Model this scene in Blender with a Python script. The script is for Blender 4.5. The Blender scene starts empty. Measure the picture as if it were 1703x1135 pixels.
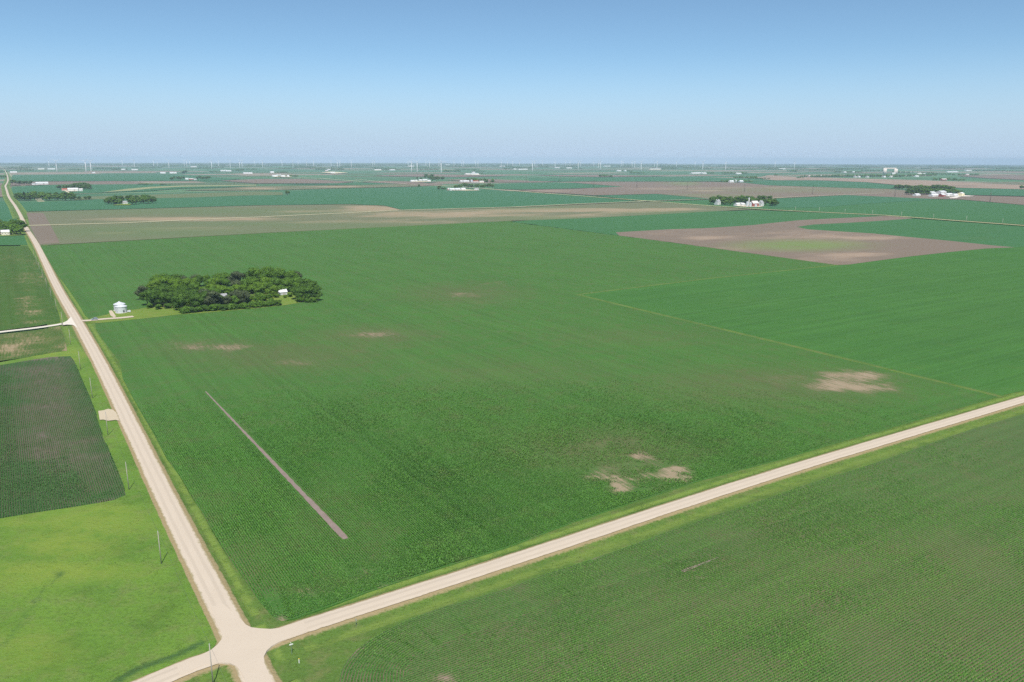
import bpy, bmesh, math, random
import numpy as np
from mathutils import Vector, Matrix
from mathutils.geometry import delaunay_2d_cdt

random.seed(7); rng = np.random.default_rng(11)
R = math.radians
scene = bpy.context.scene
col = scene.collection

# ------------------------------------------------------------------ camera
PW, PH, FOC = 1703.0, 1135.0, 1310.0          # photograph's size in pixels, focal length in its pixels
HOR, ROLL, CAM_H = 264.5, R(0.12), 120.0      # true horizon row, roll, flying height
PITCH = math.atan((PH/2-HOR)/FOC)
REARTH = 7.4e6                                # earth's radius with refraction
cd = bpy.data.cameras.new('camera'); cam = bpy.data.objects.new('camera', cd); col.objects.link(cam)
cam.location = (0, 0, CAM_H)
cam.matrix_world = (Matrix.Translation((0, 0, CAM_H)) @ Matrix.Rotation(math.pi/2-PITCH, 4, 'X') @ Matrix.Rotation(ROLL, 4, 'Z'))
cd.sensor_width = 36; cd.lens = FOC/PW*36; cd.clip_start = 1; cd.clip_end = 150000
scene.camera = cam

# ------------------------------------------------------------------ light
SUN_EL, SUN_AZ = R(56), R(171)                # azimuth clockwise from +Y
sdir = Vector((math.sin(SUN_AZ)*math.cos(SUN_EL), math.cos(SUN_AZ)*math.cos(SUN_EL), math.sin(SUN_EL)))
sl = bpy.data.lights.new('sun', 'SUN'); sl.energy = 4.2; sl.angle = R(0.53); sl.color = (1, .955, .88)
so = bpy.data.objects.new('sun', sl); col.objects.link(so); so.rotation_euler = (-sdir).to_track_quat('-Z', 'Y').to_euler()
so.location = (0, 0, 300)
world = bpy.data.worlds.new('World'); scene.world = world; world.use_nodes = True
wn = world.node_tree
sky = wn.nodes.new('ShaderNodeTexSky'); sky.sky_type = 'NISHITA'; sky.sun_disc = False
sky.sun_elevation = SUN_EL; sky.sun_rotation = SUN_AZ; sky.altitude = 0
sky.air_density = 0.6; sky.dust_density = 0.6; sky.ozone_density = 3.0
# the pale band of thick summer air low over the horizon, the same all the way round
_tc = wn.nodes.new('ShaderNodeTexCoord'); _sp = wn.nodes.new('ShaderNodeSeparateXYZ'); wn.links.new(_tc.outputs['Generated'], _sp.inputs[0])
_mr = wn.nodes.new('ShaderNodeMapRange'); _mr.interpolation_type = 'SMOOTHSTEP'; wn.links.new(_sp.outputs[2], _mr.inputs[0])
for _i, _v in enumerate((-.01, .13, 1.0, 0.0)): _mr.inputs[_i+1].default_value = _v
_mx = wn.nodes.new('ShaderNodeMix'); _mx.data_type = 'RGBA'; wn.links.new(_mr.outputs[0], _mx.inputs[0]); _wb = wn.nodes.new('ShaderNodeMix'); _wb.data_type = 'RGBA'; _wb.blend_type = 'MULTIPLY'; _wb.inputs[0].default_value = 1; _wb.inputs[7].default_value = (.92, 1.035, .96, 1); wn.links.new(sky.outputs[0], _wb.inputs[6]); wn.links.new(_wb.outputs[2], _mx.inputs[6]); _mx.inputs[7].default_value = (3.50, 4.50, 5.75, 1)
wn.links.new(_mx.outputs[2], wn.nodes['Background'].inputs[0]); wn.nodes['Background'].inputs[1].default_value = 0.112
scene.view_settings.view_transform = 'Standard'; scene.view_settings.look = 'None'
scene.view_settings.exposure = 0.35; scene.view_settings.gamma = 1.0
scene.render.engine = 'CYCLES'
scene.cycles.volume_bounces = 0; scene.cycles.max_bounces = 6
scene.cycles.use_denoising = False
HAZE_DENSITY, HAZE_COLOR = 4.4e-5, (.60, .79, .95)

# ------------------------------------------------------------------ helpers: place
def zc(x, y): return -(x*x+y*y)/(2*REARTH)
_cs, _sn = math.cos(ROLL), math.sin(ROLL)
def G(px, py):
    """the point of the ground that shows at pixel (px, py) of the photograph"""
    u, v = (px-PW/2)/FOC, (PH/2-py)/FOC
    u, v = u*_cs-v*_sn, u*_sn+v*_cs
    dx, dy, dz = u, math.cos(PITCH)+v*math.sin(PITCH), -math.sin(PITCH)+v*math.cos(PITCH)
    l = math.hypot(dx, dy); dx /= l; dy /= l; dz /= l
    a = 1/(2*REARTH); disc = dz*dz-4*a*CAM_H
    t = (-dz-math.sqrt(max(disc, 0)))/(2*a)
    return (dx*t, dy*t)
def GP(pts): return [G(*p) for p in pts]
NANG, EANG = R(122.8), R(32.8)
NV, EV = (math.cos(NANG), math.sin(NANG)), (math.cos(EANG), math.sin(EANG))
LAY = 1.2e-4
def lift(L, x, y): return L*(0.012+LAY*np.hypot(x, y))
def ground_z(x, y, L=1): return zc(x, y)+float(lift(L, x, y))

def lin(c):
    f = lambda v: v/12.92 if v <= .04045 else ((v+.055)/1.055)**2.4
    return tuple(f(v/255) for v in c)
def inside(x, y, poly):
    x = np.asarray(x); y = np.asarray(y); r = np.zeros(x.shape, bool)
    p = np.asarray(poly); n = len(p); j = n-1
    for i in range(n):
        xi, yi, xj, yj = p[i, 0], p[i, 1], p[j, 0], p[j, 1]
        if yi != yj:
            c = ((yi > y) != (yj > y)) & (x < (xj-xi)*(y-yi)/(yj-yi)+xi)
            r ^= c
        j = i
    return r
def seg_dist(x, y, pts, closed=True):
    d = np.full(np.shape(x), 1e9)
    n = len(pts)
    for i in range(n if closed else n-1):
        a, b = pts[i], pts[(i+1) % n]
        ex, ey = b[0]-a[0], b[1]-a[1]; l2 = ex*ex+ey*ey+1e-12
        t = np.clip(((x-a[0])*ex+(y-a[1])*ey)/l2, 0, 1)
        d = np.minimum(d, np.hypot(x-a[0]-t*ex, y-a[1]-t*ey))
    return d
def catmull(pts, n=6):
    p = [np.array(q, float) for q in pts]; out = []
    for i in range(len(p)-1):
        p0 = p[i-1] if i else 2*p[0]-p[1]; p3 = p[i+2] if i+2 < len(p) else 2*p[-1]-p[-2]
        for k in range(n):
            t = k/n
            out.append(.5*((2*p[i])+(-p0+p[i+1])*t+(2*p0-5*p[i]+4*p[i+1]-p3)*t*t+(-p0+3*p[i]-3*p[i+1]+p3)*t**3))
    out.append(p[-1]); return [tuple(q) for q in out]
def resample(pts, fn, closed=False):
    """points along a polyline, their spacing fn(distance to camera)"""
    out = []; n = len(pts)
    for i in range(n if closed else n-1):
        a, b = np.array(pts[i]), np.array(pts[(i+1) % n])
        l = np.hypot(*(b-a)); s = fn(min(np.hypot(*a), np.hypot(*b)))
        k = max(1, int(l/s))
        out += [tuple(a+(b-a)*j/k) for j in range(k)]
    if not closed: out.append(tuple(pts[-1]))
    return out

# ------------------------------------------------------------------ helpers: objects
def props(o, label=None, cat=None, group=None, kind=None):
    if label: o['label'] = label
    if cat: o['category'] = cat
    if group: o['group'] = group
    if kind: o['kind'] = kind
    return o
def link(name, me, mat=None, parent=None):
    o = bpy.data.objects.new(name, me); col.objects.link(o)
    if mat and not me.materials: me.materials.append(mat)
    if parent: o.parent = parent
    return o
def empty(name, loc, rz=0):
    o = bpy.data.objects.new(name, None); col.objects.link(o); o.location = loc; o.rotation_euler = (0, 0, rz)
    o.empty_display_size = .5
    return o
def copy_tree(o, parent=None):
    c = o.copy(); col.objects.link(c)
    if parent: c.parent = parent
    for ch in list(kids.get(o.name, ())): copy_tree_child(ch, c)
    return c
kids = {}
def copy_tree_child(o, parent):
    c = o.copy(); col.objects.link(c); c.parent = parent
    for ch in kids.get(o.name, ()): copy_tree_child(ch, c)
def part(name, me, mat, parent):
    o = link(name, me, mat, parent); kids.setdefault(parent.name, []).append(o); return o

class MB:
    def __init__(s): s.v = []; s.f = []
    def box(s, c, d, rz=0):
        x, y, z = (q/2 for q in d); n = len(s.v); cr, sr = math.cos(rz), math.sin(rz)
        for k in (-z, z):
            for a, b in ((-x, -y), (x, -y), (x, y), (-x, y)): s.v.append((c[0]+a*cr-b*sr, c[1]+a*sr+b*cr, c[2]+k))
        s.f += [(n+3, n+2, n+1, n), (n+4, n+5, n+6, n+7)]+[(n+i, n+(i+1) % 4, n+4+(i+1) % 4, n+4+i) for i in range(4)]
        return s
    def lathe(s, prof, seg=16, c=(0, 0, 0), cap=True):
        n = len(s.v)
        for r, z in prof:
            for i in range(seg):
                a = 2*math.pi*i/seg; s.v.append((c[0]+r*math.cos(a), c[1]+r*math.sin(a), c[2]+z))
        for j in range(len(prof)-1):
            for i in range(seg):
                k = (i+1) % seg; s.f.append((n+j*seg+i, n+j*seg+k, n+(j+1)*seg+k, n+(j+1)*seg+i))
        if cap: s.f += [tuple(n+i for i in range(seg))[::-1], tuple(n+(len(prof)-1)*seg+i for i in range(seg))]
        return s
    def tube(s, a, b, r0, r1=None, seg=6):
        r1 = r0 if r1 is None else r1; a, b = Vector(a), Vector(b); d = (b-a).normalized()
        u = d.orthogonal().normalized(); w = d.cross(u); n = len(s.v)
        for p, r in ((a, r0), (b, r1)):
            for i in range(seg):
                t = 2*math.pi*i/seg; s.v.append(tuple(p+(u*math.cos(t)+w*math.sin(t))*r))
        for i in range(seg): k = (i+1) % seg; s.f.append((n+i, n+k, n+seg+k, n+seg+i))
        s.f += [tuple(n+i for i in range(seg))[::-1], tuple(n+seg+i for i in range(seg))]
        return s
    def poly(s, pts): n = len(s.v); s.v += pts; s.f.append(tuple(range(n, n+len(pts)))); return s
    def prism(s, pts, y0, y1):
        """outline in x-z extruded along y"""
        n = len(s.v); m = len(pts)
        s.v += [(p[0], y0, p[1]) for p in pts]+[(p[0], y1, p[1]) for p in pts]
        s.f += [tuple(range(n, n+m)), tuple(range(n+2*m-1, n+m-1, -1))]+[(n+i, n+m+i, n+m+(i+1) % m, n+(i+1) % m) for i in range(m)]
        return s
    def mesh(s, name, smooth=False):
        me = bpy.data.meshes.new(name); me.from_pydata(s.v, [], s.f); me.update()
        if smooth:
            for p in me.polygons: p.use_smooth = True
        return me

# ------------------------------------------------------------------ helpers: materials
class NT:
    def __init__(s, name):
        s.m = bpy.data.materials.new(name); s.m.use_nodes = True; s.t = s.m.node_tree; s.b = s.t.nodes['Principled BSDF']
        s.b.inputs['Roughness'].default_value = .9; s.b.inputs['Specular IOR Level'].default_value = .15
    def n(s, typ, **k):
        x = s.t.nodes.new('ShaderNode'+typ)
        for a, b in k.items(): setattr(x, a, b)
        return x
    def l(s, a, b): s.t.links.new(a, b)
    def put(s, sock, v):
        if isinstance(v, (int, float)): sock.default_value = v
        elif isinstance(v, tuple): sock.default_value = v if len(v) == 4 or sock.type == 'VECTOR' else (*v, 1)
        else: s.l(v, sock)
    def math(s, op, a, b=0.0, c=None, clamp=False):
        x = s.n('Math', operation=op, use_clamp=clamp); s.put(x.inputs[0], a); s.put(x.inputs[1], b)
        if c is not None: s.put(x.inputs[2], c)
        return x.outputs[0]
    def mix(s, f, a, b, blend='MIX'):
        x = s.n('Mix', data_type='RGBA', blend_type=blend); s.put(x.inputs[0], f); s.put(x.inputs[6], a); s.put(x.inputs[7], b); return x.outputs[2]
    def ramp(s, v, lo, hi): 
        x = s.n('MapRange', clamp=True, interpolation_type='SMOOTHSTEP'); s.put(x.inputs[0], v); x.inputs[1].default_value = lo; x.inputs[2].default_value = hi; return x.outputs[0]
    def attr(s, name): return s.n('Attribute', attribute_name=name).outputs['Fac']
    def coord(s): return s.n('TexCoord').outputs['Object']
    def noise(s, v, scale, det=3, rough=.6): 
        x = s.n('TexNoise'); s.l(v, x.inputs['Vector']); x.inputs['Scale'].default_value = scale; x.inputs['Detail'].default_value = det; x.inputs['Roughness'].default_value = rough; return x.outputs[0]
    def rowspace(s, v, ang, sx=1, sy=1):
        """x along the rows, y across them"""
        m = s.n('Mapping', vector_type='POINT'); s.l(v, m.inputs[0]); m.inputs['Rotation'].default_value = (0, 0, -ang)
        m2 = s.n('Mapping', vector_type='POINT'); s.l(m.outputs[0], m2.inputs[0]); m2.inputs['Scale'].default_value = (sx, sy, 1)
        return m2.outputs[0]
    def bump(s, h, strength, dist=1.0):
        x = s.n('Bump'); x.inputs['Strength'].default_value = strength; x.inputs['Distance'].default_value = dist; s.l(h, x.inputs['Height']); s.l(x.outputs[0], s.b.inputs['Normal'])
    def out(s, c): s.put(s.b.inputs['Base Color'], c); return s.m
def flat(name, c, rough=.8, spec=.2, metal=0.0, var=.12, scale=2.0):
    t = NT(name); t.b.inputs['Roughness'].default_value = rough; t.b.inputs['Specular IOR Level'].default_value = spec; t.b.inputs['Metallic'].default_value = metal
    n = t.noise(t.coord(), scale, 4)
    return t.out(t.mix(t.math('MULTIPLY', n, 1.0), tuple(v*(1-var) for v in c), tuple(min(1, v*(1+var)) for v in c)))

def crop_mat(name, green, lush, soil, ang, row=1.0, cover=.62, head=False, pale=None, yellow=(.16, .19, .05)):
    """rows of young crop: leaves over soil, thinner where 'soil' is high"""
    t = NT(name); P = t.coord()
    big = t.noise(P, .011, 4, .55); mid = t.noise(t.rowspace(P, ang, .02, .11), 1.0, 4, .6)
    mid2 = t.noise(P, .085, 5, .65); fine = t.noise(P, 1.1, 3, .7); fine2 = t.noise(P, 3.1, 2, .6)
    sep = t.n('SeparateXYZ'); t.l(t.rowspace(P, ang), sep.inputs[0]); yy = sep.outputs[1]
    if head:
        yy = t.math('ADD', t.math('MULTIPLY', yy, t.math('SUBTRACT', 1.0, t.math('GREATER_THAN', t.attr('head'), .5))), t.math('MULTIPLY', t.attr('rowb'), t.math('GREATER_THAN', t.attr('head'), .5)))
    fr = t.math('FRACT', t.math('ADD', t.math('DIVIDE', yy, .762), t.math('ADD', .5, t.math('MULTIPLY', t.math('SUBTRACT', mid2, .5), .08))))
    tri = t.math('MULTIPLY', t.math('ABSOLUTE', t.math('SUBTRACT', fr, .5)), 2.0)          # 0 on the row, 1 between rows
    # soil amount
    sn = t.noise(t.rowspace(P, ang, .06, .55), 1.0, 5, .7)
    sa = t.math('MULTIPLY', t.attr('soil'), t.math('ADD', -.95, t.math('MULTIPLY', t.math('ADD', sn, t.math('MULTIPLY', mid2, .6)), 2.1)))
    patch = t.math('MULTIPLY', t.ramp(sa, .12, 1.05), .9)
    thin = t.math('ADD', t.math('MULTIPLY', t.ramp(mid2, .35, .8), .25), t.math('MULTIPLY', t.math('ADD', patch, t.math('MULTIPLY', t.attr('thin'), .8)), .9))
    gap = t.math('ADD', t.math('SUBTRACT', t.math('MULTIPLY', tri, row), cover), t.math('ADD', t.math('MULTIPLY', t.math('SUBTRACT', fine, .5), 1.1), thin))
    bare = t.ramp(gap, .0, .35)
    g = t.mix(t.ramp(t.math('ADD', t.math('MULTIPLY', big, .6), t.math('MULTIPLY', t.noise(P, .028, 3, .6), .4)), .36, .62), green, lush)
    g = t.mix(t.math('MULTIPLY', t.ramp(mid, .42, .72), .5), g, tuple(v*.70 for v in green))
    g = t.mix(t.math('MULTIPLY', t.ramp(mid2, .5, .8), .35), g, yellow)
    g = t.mix(t.math('MULTIPLY', t.math('ADD', patch, t.attr('thin')), .6, clamp=True), g, yellow)
    g = t.mix(t.ramp(fine2, .35, .7), tuple(v*.6 for v in green), g)
    g = t.mix(t.math('MULTIPLY', t.ramp(fine, .55, .8), .5), g, tuple(min(1, v*1.7) for v in lush))
    def rnd(sz, seed):
        q = t.math('FLOOR', t.math('DIVIDE', t.math('ADD', yy, seed), sz)); w_ = t.n('TexWhiteNoise', noise_dimensions='1D'); t.l(q, w_.inputs['W']); return w_.outputs[0]
    g = t.mix(t.math('MULTIPLY', rnd(9.14, .0), .13), g, tuple(v*.62 for v in green))
    g = t.mix(t.math('MULTIPLY', rnd(.762, .381), .22), g, tuple(v*.55 for v in green))
    g = t.mix(t.math('MULTIPLY', rnd(2.286, 1.1), .10), g, tuple(min(1, v*1.5) for v in lush))
    s = t.mix(t.noise(P, .35, 4, .7), tuple(v*.75 for v in soil), tuple(v*1.2 for v in soil))
    if pale: s = t.mix(patch, s, pale)
    t.bump(t.math('ADD', t.math('MULTIPLY', tri, -.35), t.math('MULTIPLY', fine, .8)), .5, .5)
    return t.out(t.mix(bare, g, s))

def soil_mat(name, base, light, green, ang):
    t = NT(name); P = t.coord()
    a = t.noise(t.rowspace(P, ang, .0025, .009), 1.0, 5, .6); b = t.noise(P, .02, 5, .65); c = t.noise(t.rowspace(P, ang, .02, .35), 1.0, 3, .6)
    m = t.math('ADD', t.math('MULTIPLY', t.math('SUBTRACT', a, .5), 1.3), t.math('ADD', t.math('MULTIPLY', t.math('SUBTRACT', b, .5), .5), t.math('SUBTRACT', t.attr('soil'), .5)))
    g = t.mix(t.ramp(m, -.1, .35), base, light)
    g = t.mix(t.math('MULTIPLY', t.attr('thin'), t.ramp(t.math('ADD', b, t.math('MULTIPLY', c, .3)), .3, .7)), g, green)
    g = t.mix(t.math('MULTIPLY', c, .25), g, tuple(v*.7 for v in base))
    return t.out(g)

def grass_mat(name, a, b, c, tan=None):
    t = NT(name); P = t.coord()
    n1 = t.noise(P, .025, 5, .6); n2 = t.noise(P, .16, 5, .68); n3 = t.noise(P, .9, 4, .7); n4 = t.noise(P, 4.0, 2, .6)
    g = t.mix(t.ramp(n1, .35, .65), a, b)
    g = t.mix(t.math('MULTIPLY', t.ramp(n2, .45, .70), .9), g, c); g = t.mix(t.math('MULTIPLY', t.ramp(t.noise(P, .055, 6, .7), .50, .68), .55), g, tuple(v*.62 for v in a))
    g = t.mix(t.math('MULTIPLY', t.ramp(n3, .42, .75), .6), g, tuple(v*.52 for v in a))
    g = t.mix(t.math('MULTIPLY', t.ramp(n4, .5, .8), .3), g, tuple(min(1, v*1.5) for v in b))
    g = t.mix(t.math('MULTIPLY', t.attr('soil'), t.ramp(t.math('ADD', n2, t.math('MULTIPLY', n3, .35)), .42, .72)), g, (.18, .25, .038))
    g = t.mix(t.math('MULTIPLY', t.attr('thin'), t.ramp(t.math('ADD', n3, t.attr('thin')), .7, 1.3)), g, (.045, .10, .03))
    if tan:
        u = t.math('ADD', t.attr('edge'), t.math('MULTIPLY', t.math('SUBTRACT', n3, .5), 2.4))
        g = t.mix(t.math('SUBTRACT', 1.0, t.ramp(u, .7, 1.9)), g, tan)
        g = t.mix(t.math('MULTIPLY', t.math('MULTIPLY', t.ramp(t.attr('edge'), 3.2, 5.2), t.math('SUBTRACT', 1.0, t.ramp(t.attr('edge'), 6.5, 8.6))), t.ramp(n2, .3, .55)), g, (.150, .222, .042))
    t.bump(t.math('ADD', n3, t.math('MULTIPLY', n2, 1.6)), .55, .6)
    return t.out(g)

def gravel_mat(name, a, b):
    t = NT(name); P = t.coord()
    n1 = t.noise(P, .09, 4, .6); n2 = t.noise(P, 1.6, 5, .7)
    g = t.mix(n1, a, b); g = t.mix(t.math('MULTIPLY', t.ramp(n2, .5, .85), .35), g, tuple(v*.72 for v in a))
    w = t.math('ABSOLUTE', t.attr('edge'))                                               # metres from the crown
    tr = t.math('SUBTRACT', 1.0, t.ramp(t.math('ABSOLUTE', t.math('SUBTRACT', w, 1.35)), .25, .75))
    g = t.mix(t.math('MULTIPLY', tr, t.math('ADD', .15, t.math('MULTIPLY', n1, .45))), g, tuple(v*.80 for v in a))
    rim = t.ramp(t.math('ADD', w, t.math('MULTIPLY', t.math('SUBTRACT', t.noise(P, .45, 5, .75), .5), 2.2)), 2.75, 3.5)
    g = t.mix(t.math('MULTIPLY', rim, t.math('LESS_THAN', w, 5.0)), g, (.31, .26, .15))
    t.bump(n2, .25, .1)
    return t.out(g)

# ------------------------------------------------------------------ materials
SOIL = (.23, .175, .13); SOIL_PINK = (.34, .25, .19); PALE = (.50, .42, .27)
M = {}
M['main'] = crop_mat('corn_rows_ns', (.058, .182, .027), (.076, .220, .033), (.120, .104, .054), NANG, row=1.0, cover=.74, head=True, pale=(.32, .25, .165))
M['east'] = crop_mat('corn_rows_east', (.058, .172, .030), (.076, .208, .036), SOIL, EANG, row=.6, cover=.85)
M['south'] = crop_mat('soybean_rows', (.072, .172, .036), (.092, .205, .044), (.140, .112, .066), EANG, row=1.1, cover=.68, head=True, pale=(.30, .22, .17))
M['dark'] = crop_mat('corn_rows_dark', (.040, .115, .026), (.052, .148, .032), (.112, .092, .066), NANG, row=1.15, cover=.66, pale=(.17, .128, .115))
M['olive'] = crop_mat('olive_crop', (.064, .138, .020), (.054, .155, .022), (.22, .175, .085), NANG, row=.8, cover=.80, pale=(.32, .25, .15))
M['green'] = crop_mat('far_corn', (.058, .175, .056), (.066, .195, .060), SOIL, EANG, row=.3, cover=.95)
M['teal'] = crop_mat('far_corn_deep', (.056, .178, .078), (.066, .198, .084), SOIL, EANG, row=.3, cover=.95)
M['bare'] = soil_mat('bare_soil', (.195, .150, .112), (.33, .245, .175), (.155, .225, .065), EANG)
M['bare2'] = soil_mat('bare_soil_olive', (.150, .160, .085), (.34, .26, .165), (.105, .165, .058), EANG)
M['plowed'] = soil_mat('plowed_soil', (.185, .148, .110), (.26, .20, .150), (.12, .17, .06), NANG)
M['lane'] = flat('pale_lane', (.56, .50, .33), var=.2, scale=.05)
M['lanegrass'] = flat('grass_lane', (.26, .27, .13), var=.25, scale=.03)
M['gravel'] = gravel_mat('limestone_gravel', (.495, .415, .325), (.555, .47, .375))
M['drive'] = gravel_mat('white_gravel', (.60, .54, .46), (.68, .62, .54))
M['dirt'] = gravel_mat('dirt_gravel', (.46, .38, .27), (.52, .44, .32))
M['verge'] = grass_mat('verge_grass', (.084, .155, .028), (.116, .192, .034), (.145, .165, .055), tan=(.30, .235, .125))
M['meadow'] = grass_mat('meadow_grass', (.100, .196, .027), (.134, .236, .033), (.148, .198, .052))
M['lawn'] = grass_mat('farm_lawn', (.125, .205, .03), (.16, .235, .035), (.21, .21, .06))
M['strip'] = flat('bare_strip', (.235, .18, .155), var=.3, scale=.4)

# ------------------------------------------------------------------ terrain sheets
def sheet(name, poly, L, mat, kind='structure', attrs=None, spacing=None, z0=0.0, skirt=0.0):
    """a ground sheet over the outline poly (metres), finely meshed near and coarser far"""
    fn = spacing or (lambda d: max(4.0, d*.022))
    b = resample(poly, fn, True)
    P = np.array(b); d = np.hypot(P[:, 0], P[:, 1]); lo, hi = max(d.min()*.9, 60), d.max()
    ang = np.arctan2(P[:, 0], P[:, 1]); pts = []
    r = lo
    while r < hi:
        s = fn(r); k = max(2, int((ang.max()-ang.min())*r/s))
        a = np.linspace(ang.min(), ang.max(), k)+rng.normal(0, .18*s/r, k); rr = r+rng.normal(0, .18*s, k)
        pts.append(np.stack([rr*np.sin(a), rr*np.cos(a)], 1)); r += s
    Q = np.concatenate(pts); Q = Q[inside(Q[:, 0], Q[:, 1], b)]
    sd = seg_dist(Q[:, 0], Q[:, 1], b); Q = Q[sd > .45*np.array([fn(v) for v in np.hypot(Q[:, 0], Q[:, 1])])]
    vs = [Vector(p) for p in b]+[Vector(p) for p in Q]
    n = len(b)
    V, _, F, *_ = delaunay_2d_cdt(vs, [(i, (i+1) % n) for i in range(n)], [], 1, 1e-4)
    X = np.array([v[:] for v in V]); z = zc(X[:, 0], X[:, 1])+lift(L, X[:, 0], X[:, 1])+z0
    me = bpy.data.meshes.new(name); me.from_pydata([(x, y, c) for (x, y), c in zip(X, z)], [], F); me.update()
    for an in ('soil', 'thin', 'head', 'rowb', 'edge'):
        at = me.attributes.new(an, 'FLOAT', 'POINT')
        if attrs and an in attrs: at.data.foreach_set('value', np.asarray(attrs[an](X[:, 0], X[:, 1], b), dtype=np.float32))
    if sum(p.normal.z for p in me.polygons) < 0: me.flip_normals()
    if skirt:
        bm = bmesh.new(); bm.from_mesh(me); be = [e for e in bm.edges if e.is_boundary and (e.verts[0].co.xy.length < 900)]
        g = bmesh.ops.extrude_edge_only(bm, edges=be)
        for v in g['geom']:
            if isinstance(v, bmesh.types.BMVert): v.co.z -= skirt
        bm.normal_update(); bm.to_mesh(me); bm.free()
    o = link(name, me, mat); o['kind'] = kind
    return o
def blobs(lst):
    """soft patches given where they lie in the photograph: (px, py, rx, ry, strength)"""
    E = []
    for px, py, rx, ry, s in lst:
        c = np.array(G(px, py)); ax = (np.array(G(px+rx, py))-np.array(G(px-rx, py)))/2; ay = (np.array(G(px, py-ry))-np.array(G(px, py+ry)))/2
        E.append((c, np.linalg.inv(np.stack([ax, ay], 1)), s))
    def f(x, y, b=None):
        v = np.zeros(np.shape(x))
        for c, A, s in E:
            q = A @ np.stack([x-c[0], y-c[1]]); r = np.hypot(q[0], q[1]); v = np.maximum(v, s*np.clip(1.35-r*.75, 0, 1))
        return v
    return f

# open country out to the horizon: a patchwork of quarter sections aligned with the road grid
def country():
    rs = [0, 40, 80, 120, 160, 200, 260]
    while rs[-1] < 46000: rs.append(rs[-1]*1.06)
    k = 180; v = [(0, 0, -.9)]; f = []
    for r in rs[1:]:
        for i in range(k):
            a = 2*math.pi*i/k; x, y = r*math.sin(a), r*math.cos(a); v.append((x, y, zc(x, y)-.9))
    for i in range(k): f.append((0, 1+(i+1) % k, 1+i))
    for j in range(len(rs)-2):
        for i in range(k):
            a, b = 1+j*k+i, 1+j*k+(i+1) % k; f.append((a, b, b+k, a+k))
    me = bpy.data.meshes.new('farmland'); me.from_pydata(v, [], f); me.update()
    if me.polygons[5].normal.z < 0: me.flip_normals()
    t = NT('farmland'); P = t.coord()
    q = t.rowspace(P, EANG, 1, 1); sep = t.n('SeparateXYZ'); t.l(q, sep.inputs[0])
    wob = t.noise(P, .0009, 3)
    X = t.math('DIVIDE', t.math('ADD', sep.outputs[0], t.math('MULTIPLY', wob, 160)), 805); Y = t.math('DIVIDE', t.math('ADD', sep.outputs[1], t.math('MULTIPLY', wob, 160)), 402)
    Y2 = t.math('ADD', t.math('FLOOR', Y), 0); X2 = t.math('FLOOR', t.math('ADD', X, t.math('MULTIPLY', t.math('MODULO', Y2, 3.0), .37)))
    cm = t.n('CombineXYZ'); t.l(X2, cm.inputs[0]); t.l(Y2, cm.inputs[1])
    wnz = t.n('TexWhiteNoise', noise_dimensions='2D'); t.l(cm.outputs[0], wnz.inputs[0])
    rp = t.n('ValToRGB'); t.l(wnz.outputs[0], rp.inputs[0]); rp.color_ramp.interpolation = 'CONSTANT'
    e = rp.color_ramp.elements; e[0].color = (.056, .160, .072, 1); e[1].position = .28; e[1].color = (.066, .185, .076, 1)
    for p_, c in ((.5, (.048, .145, .068)), (.64, (.24, .18, .14)), (.74, (.09, .13, .06)), (.82, (.30, .235, .18)), (.92, (.16, .15, .09))):
        x = e.new(p_); x.color = (*c, 1)
    g = t.mix(t.math('MULTIPLY', t.noise(P, .004, 5, .6), .5), rp.outputs[0], (.10, .14, .07))
    # gravel section roads every mile
    for a, per in ((sep.outputs[0], 1609.0), (sep.outputs[1], 1609.0)):
        dd = t.math('ABSOLUTE', t.math('SUBTRACT', t.math('FRACT', t.math('DIVIDE', t.math('ADD', a, 700), per)), .5))
        g = t.mix(t.math('MULTIPLY', t.math('LESS_THAN', dd, 9/per), .7), g, (.34, .31, .20))
    return link('farmland', me, t.out(g))
props(country(), kind='structure')

# pixel outlines of the fields ------------------------------------------------------------
MAIN_W = [(62, 410), (75, 424), (88, 447), (113, 480.5), (130, 505), (141, 524.6), (152, 533), (158, 538), (160, 549), (169, 563), (185, 584.5), (199, 602), (202, 616), (204, 630), (219, 658), (238, 692), (254, 719), (277.6, 763.6), (299, 792.7), (317, 824), (336, 853), (352, 882.6), (375.5, 922), (397, 951), (418, 983), (434, 1004), (449.5, 1022), (459, 1032)]
MAIN_S = [(470, 1033.5), (487, 1030.6), (548, 1009.5), (611.5, 985.7), (717, 951), (850, 909.5), (956, 869), (1061.5, 834.5), (1167, 799.5), (1300, 765), (1377, 742), (1504, 706), (1597, 679), (1660, 661)]
MAIN_N = [(1670, 658), (1320, 576), (960, 490.5), (1175, 464), (1388, 441), (1120, 404), (845, 368.5), (450, 388)]
MAINP = GP(MAIN_W+MAIN_S+MAIN_N)
def headland(width, skip=None):
    fh = lambda x, y, b: (seg_dist(x, y, b) < width).astype(float)
    fb = lambda x, y, b: seg_dist(x, y, b)
    return fh, fb
SOUTH_EDGE = [(560, 1190), (563, 1135), (568, 1115), (578, 1098), (592, 1082), (612, 1066), (640, 1049), (680, 1030), (740, 1009), (800, 992), (850, 976), (905, 955), (960, 938), (1010, 921), (1061, 903), (1100, 888), (1180, 860), (1253, 837), (1350, 803), (1450, 772), (1550, 737), (1620, 713), (1703, 689)]
se = GP(SOUTH_EDGE); _d = np.array(se[-1])-np.array(se[-5]); _d /= np.hypot(*_d)
SOUTHP = se+[tuple(np.array(se[-1])+_d*500), tuple(np.array(se[-1])+_d*500+np.array((300, -330))), (250, -60), (60, -60)]
SOUTH_CURVE = se
_s0, _s1 = np.array(G(*MAIN_S[0])), np.array(G(*MAIN_S[3])); main_edge = [tuple(_s0-(_s1-_s0)*.8)]+GP(MAIN_S)
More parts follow.
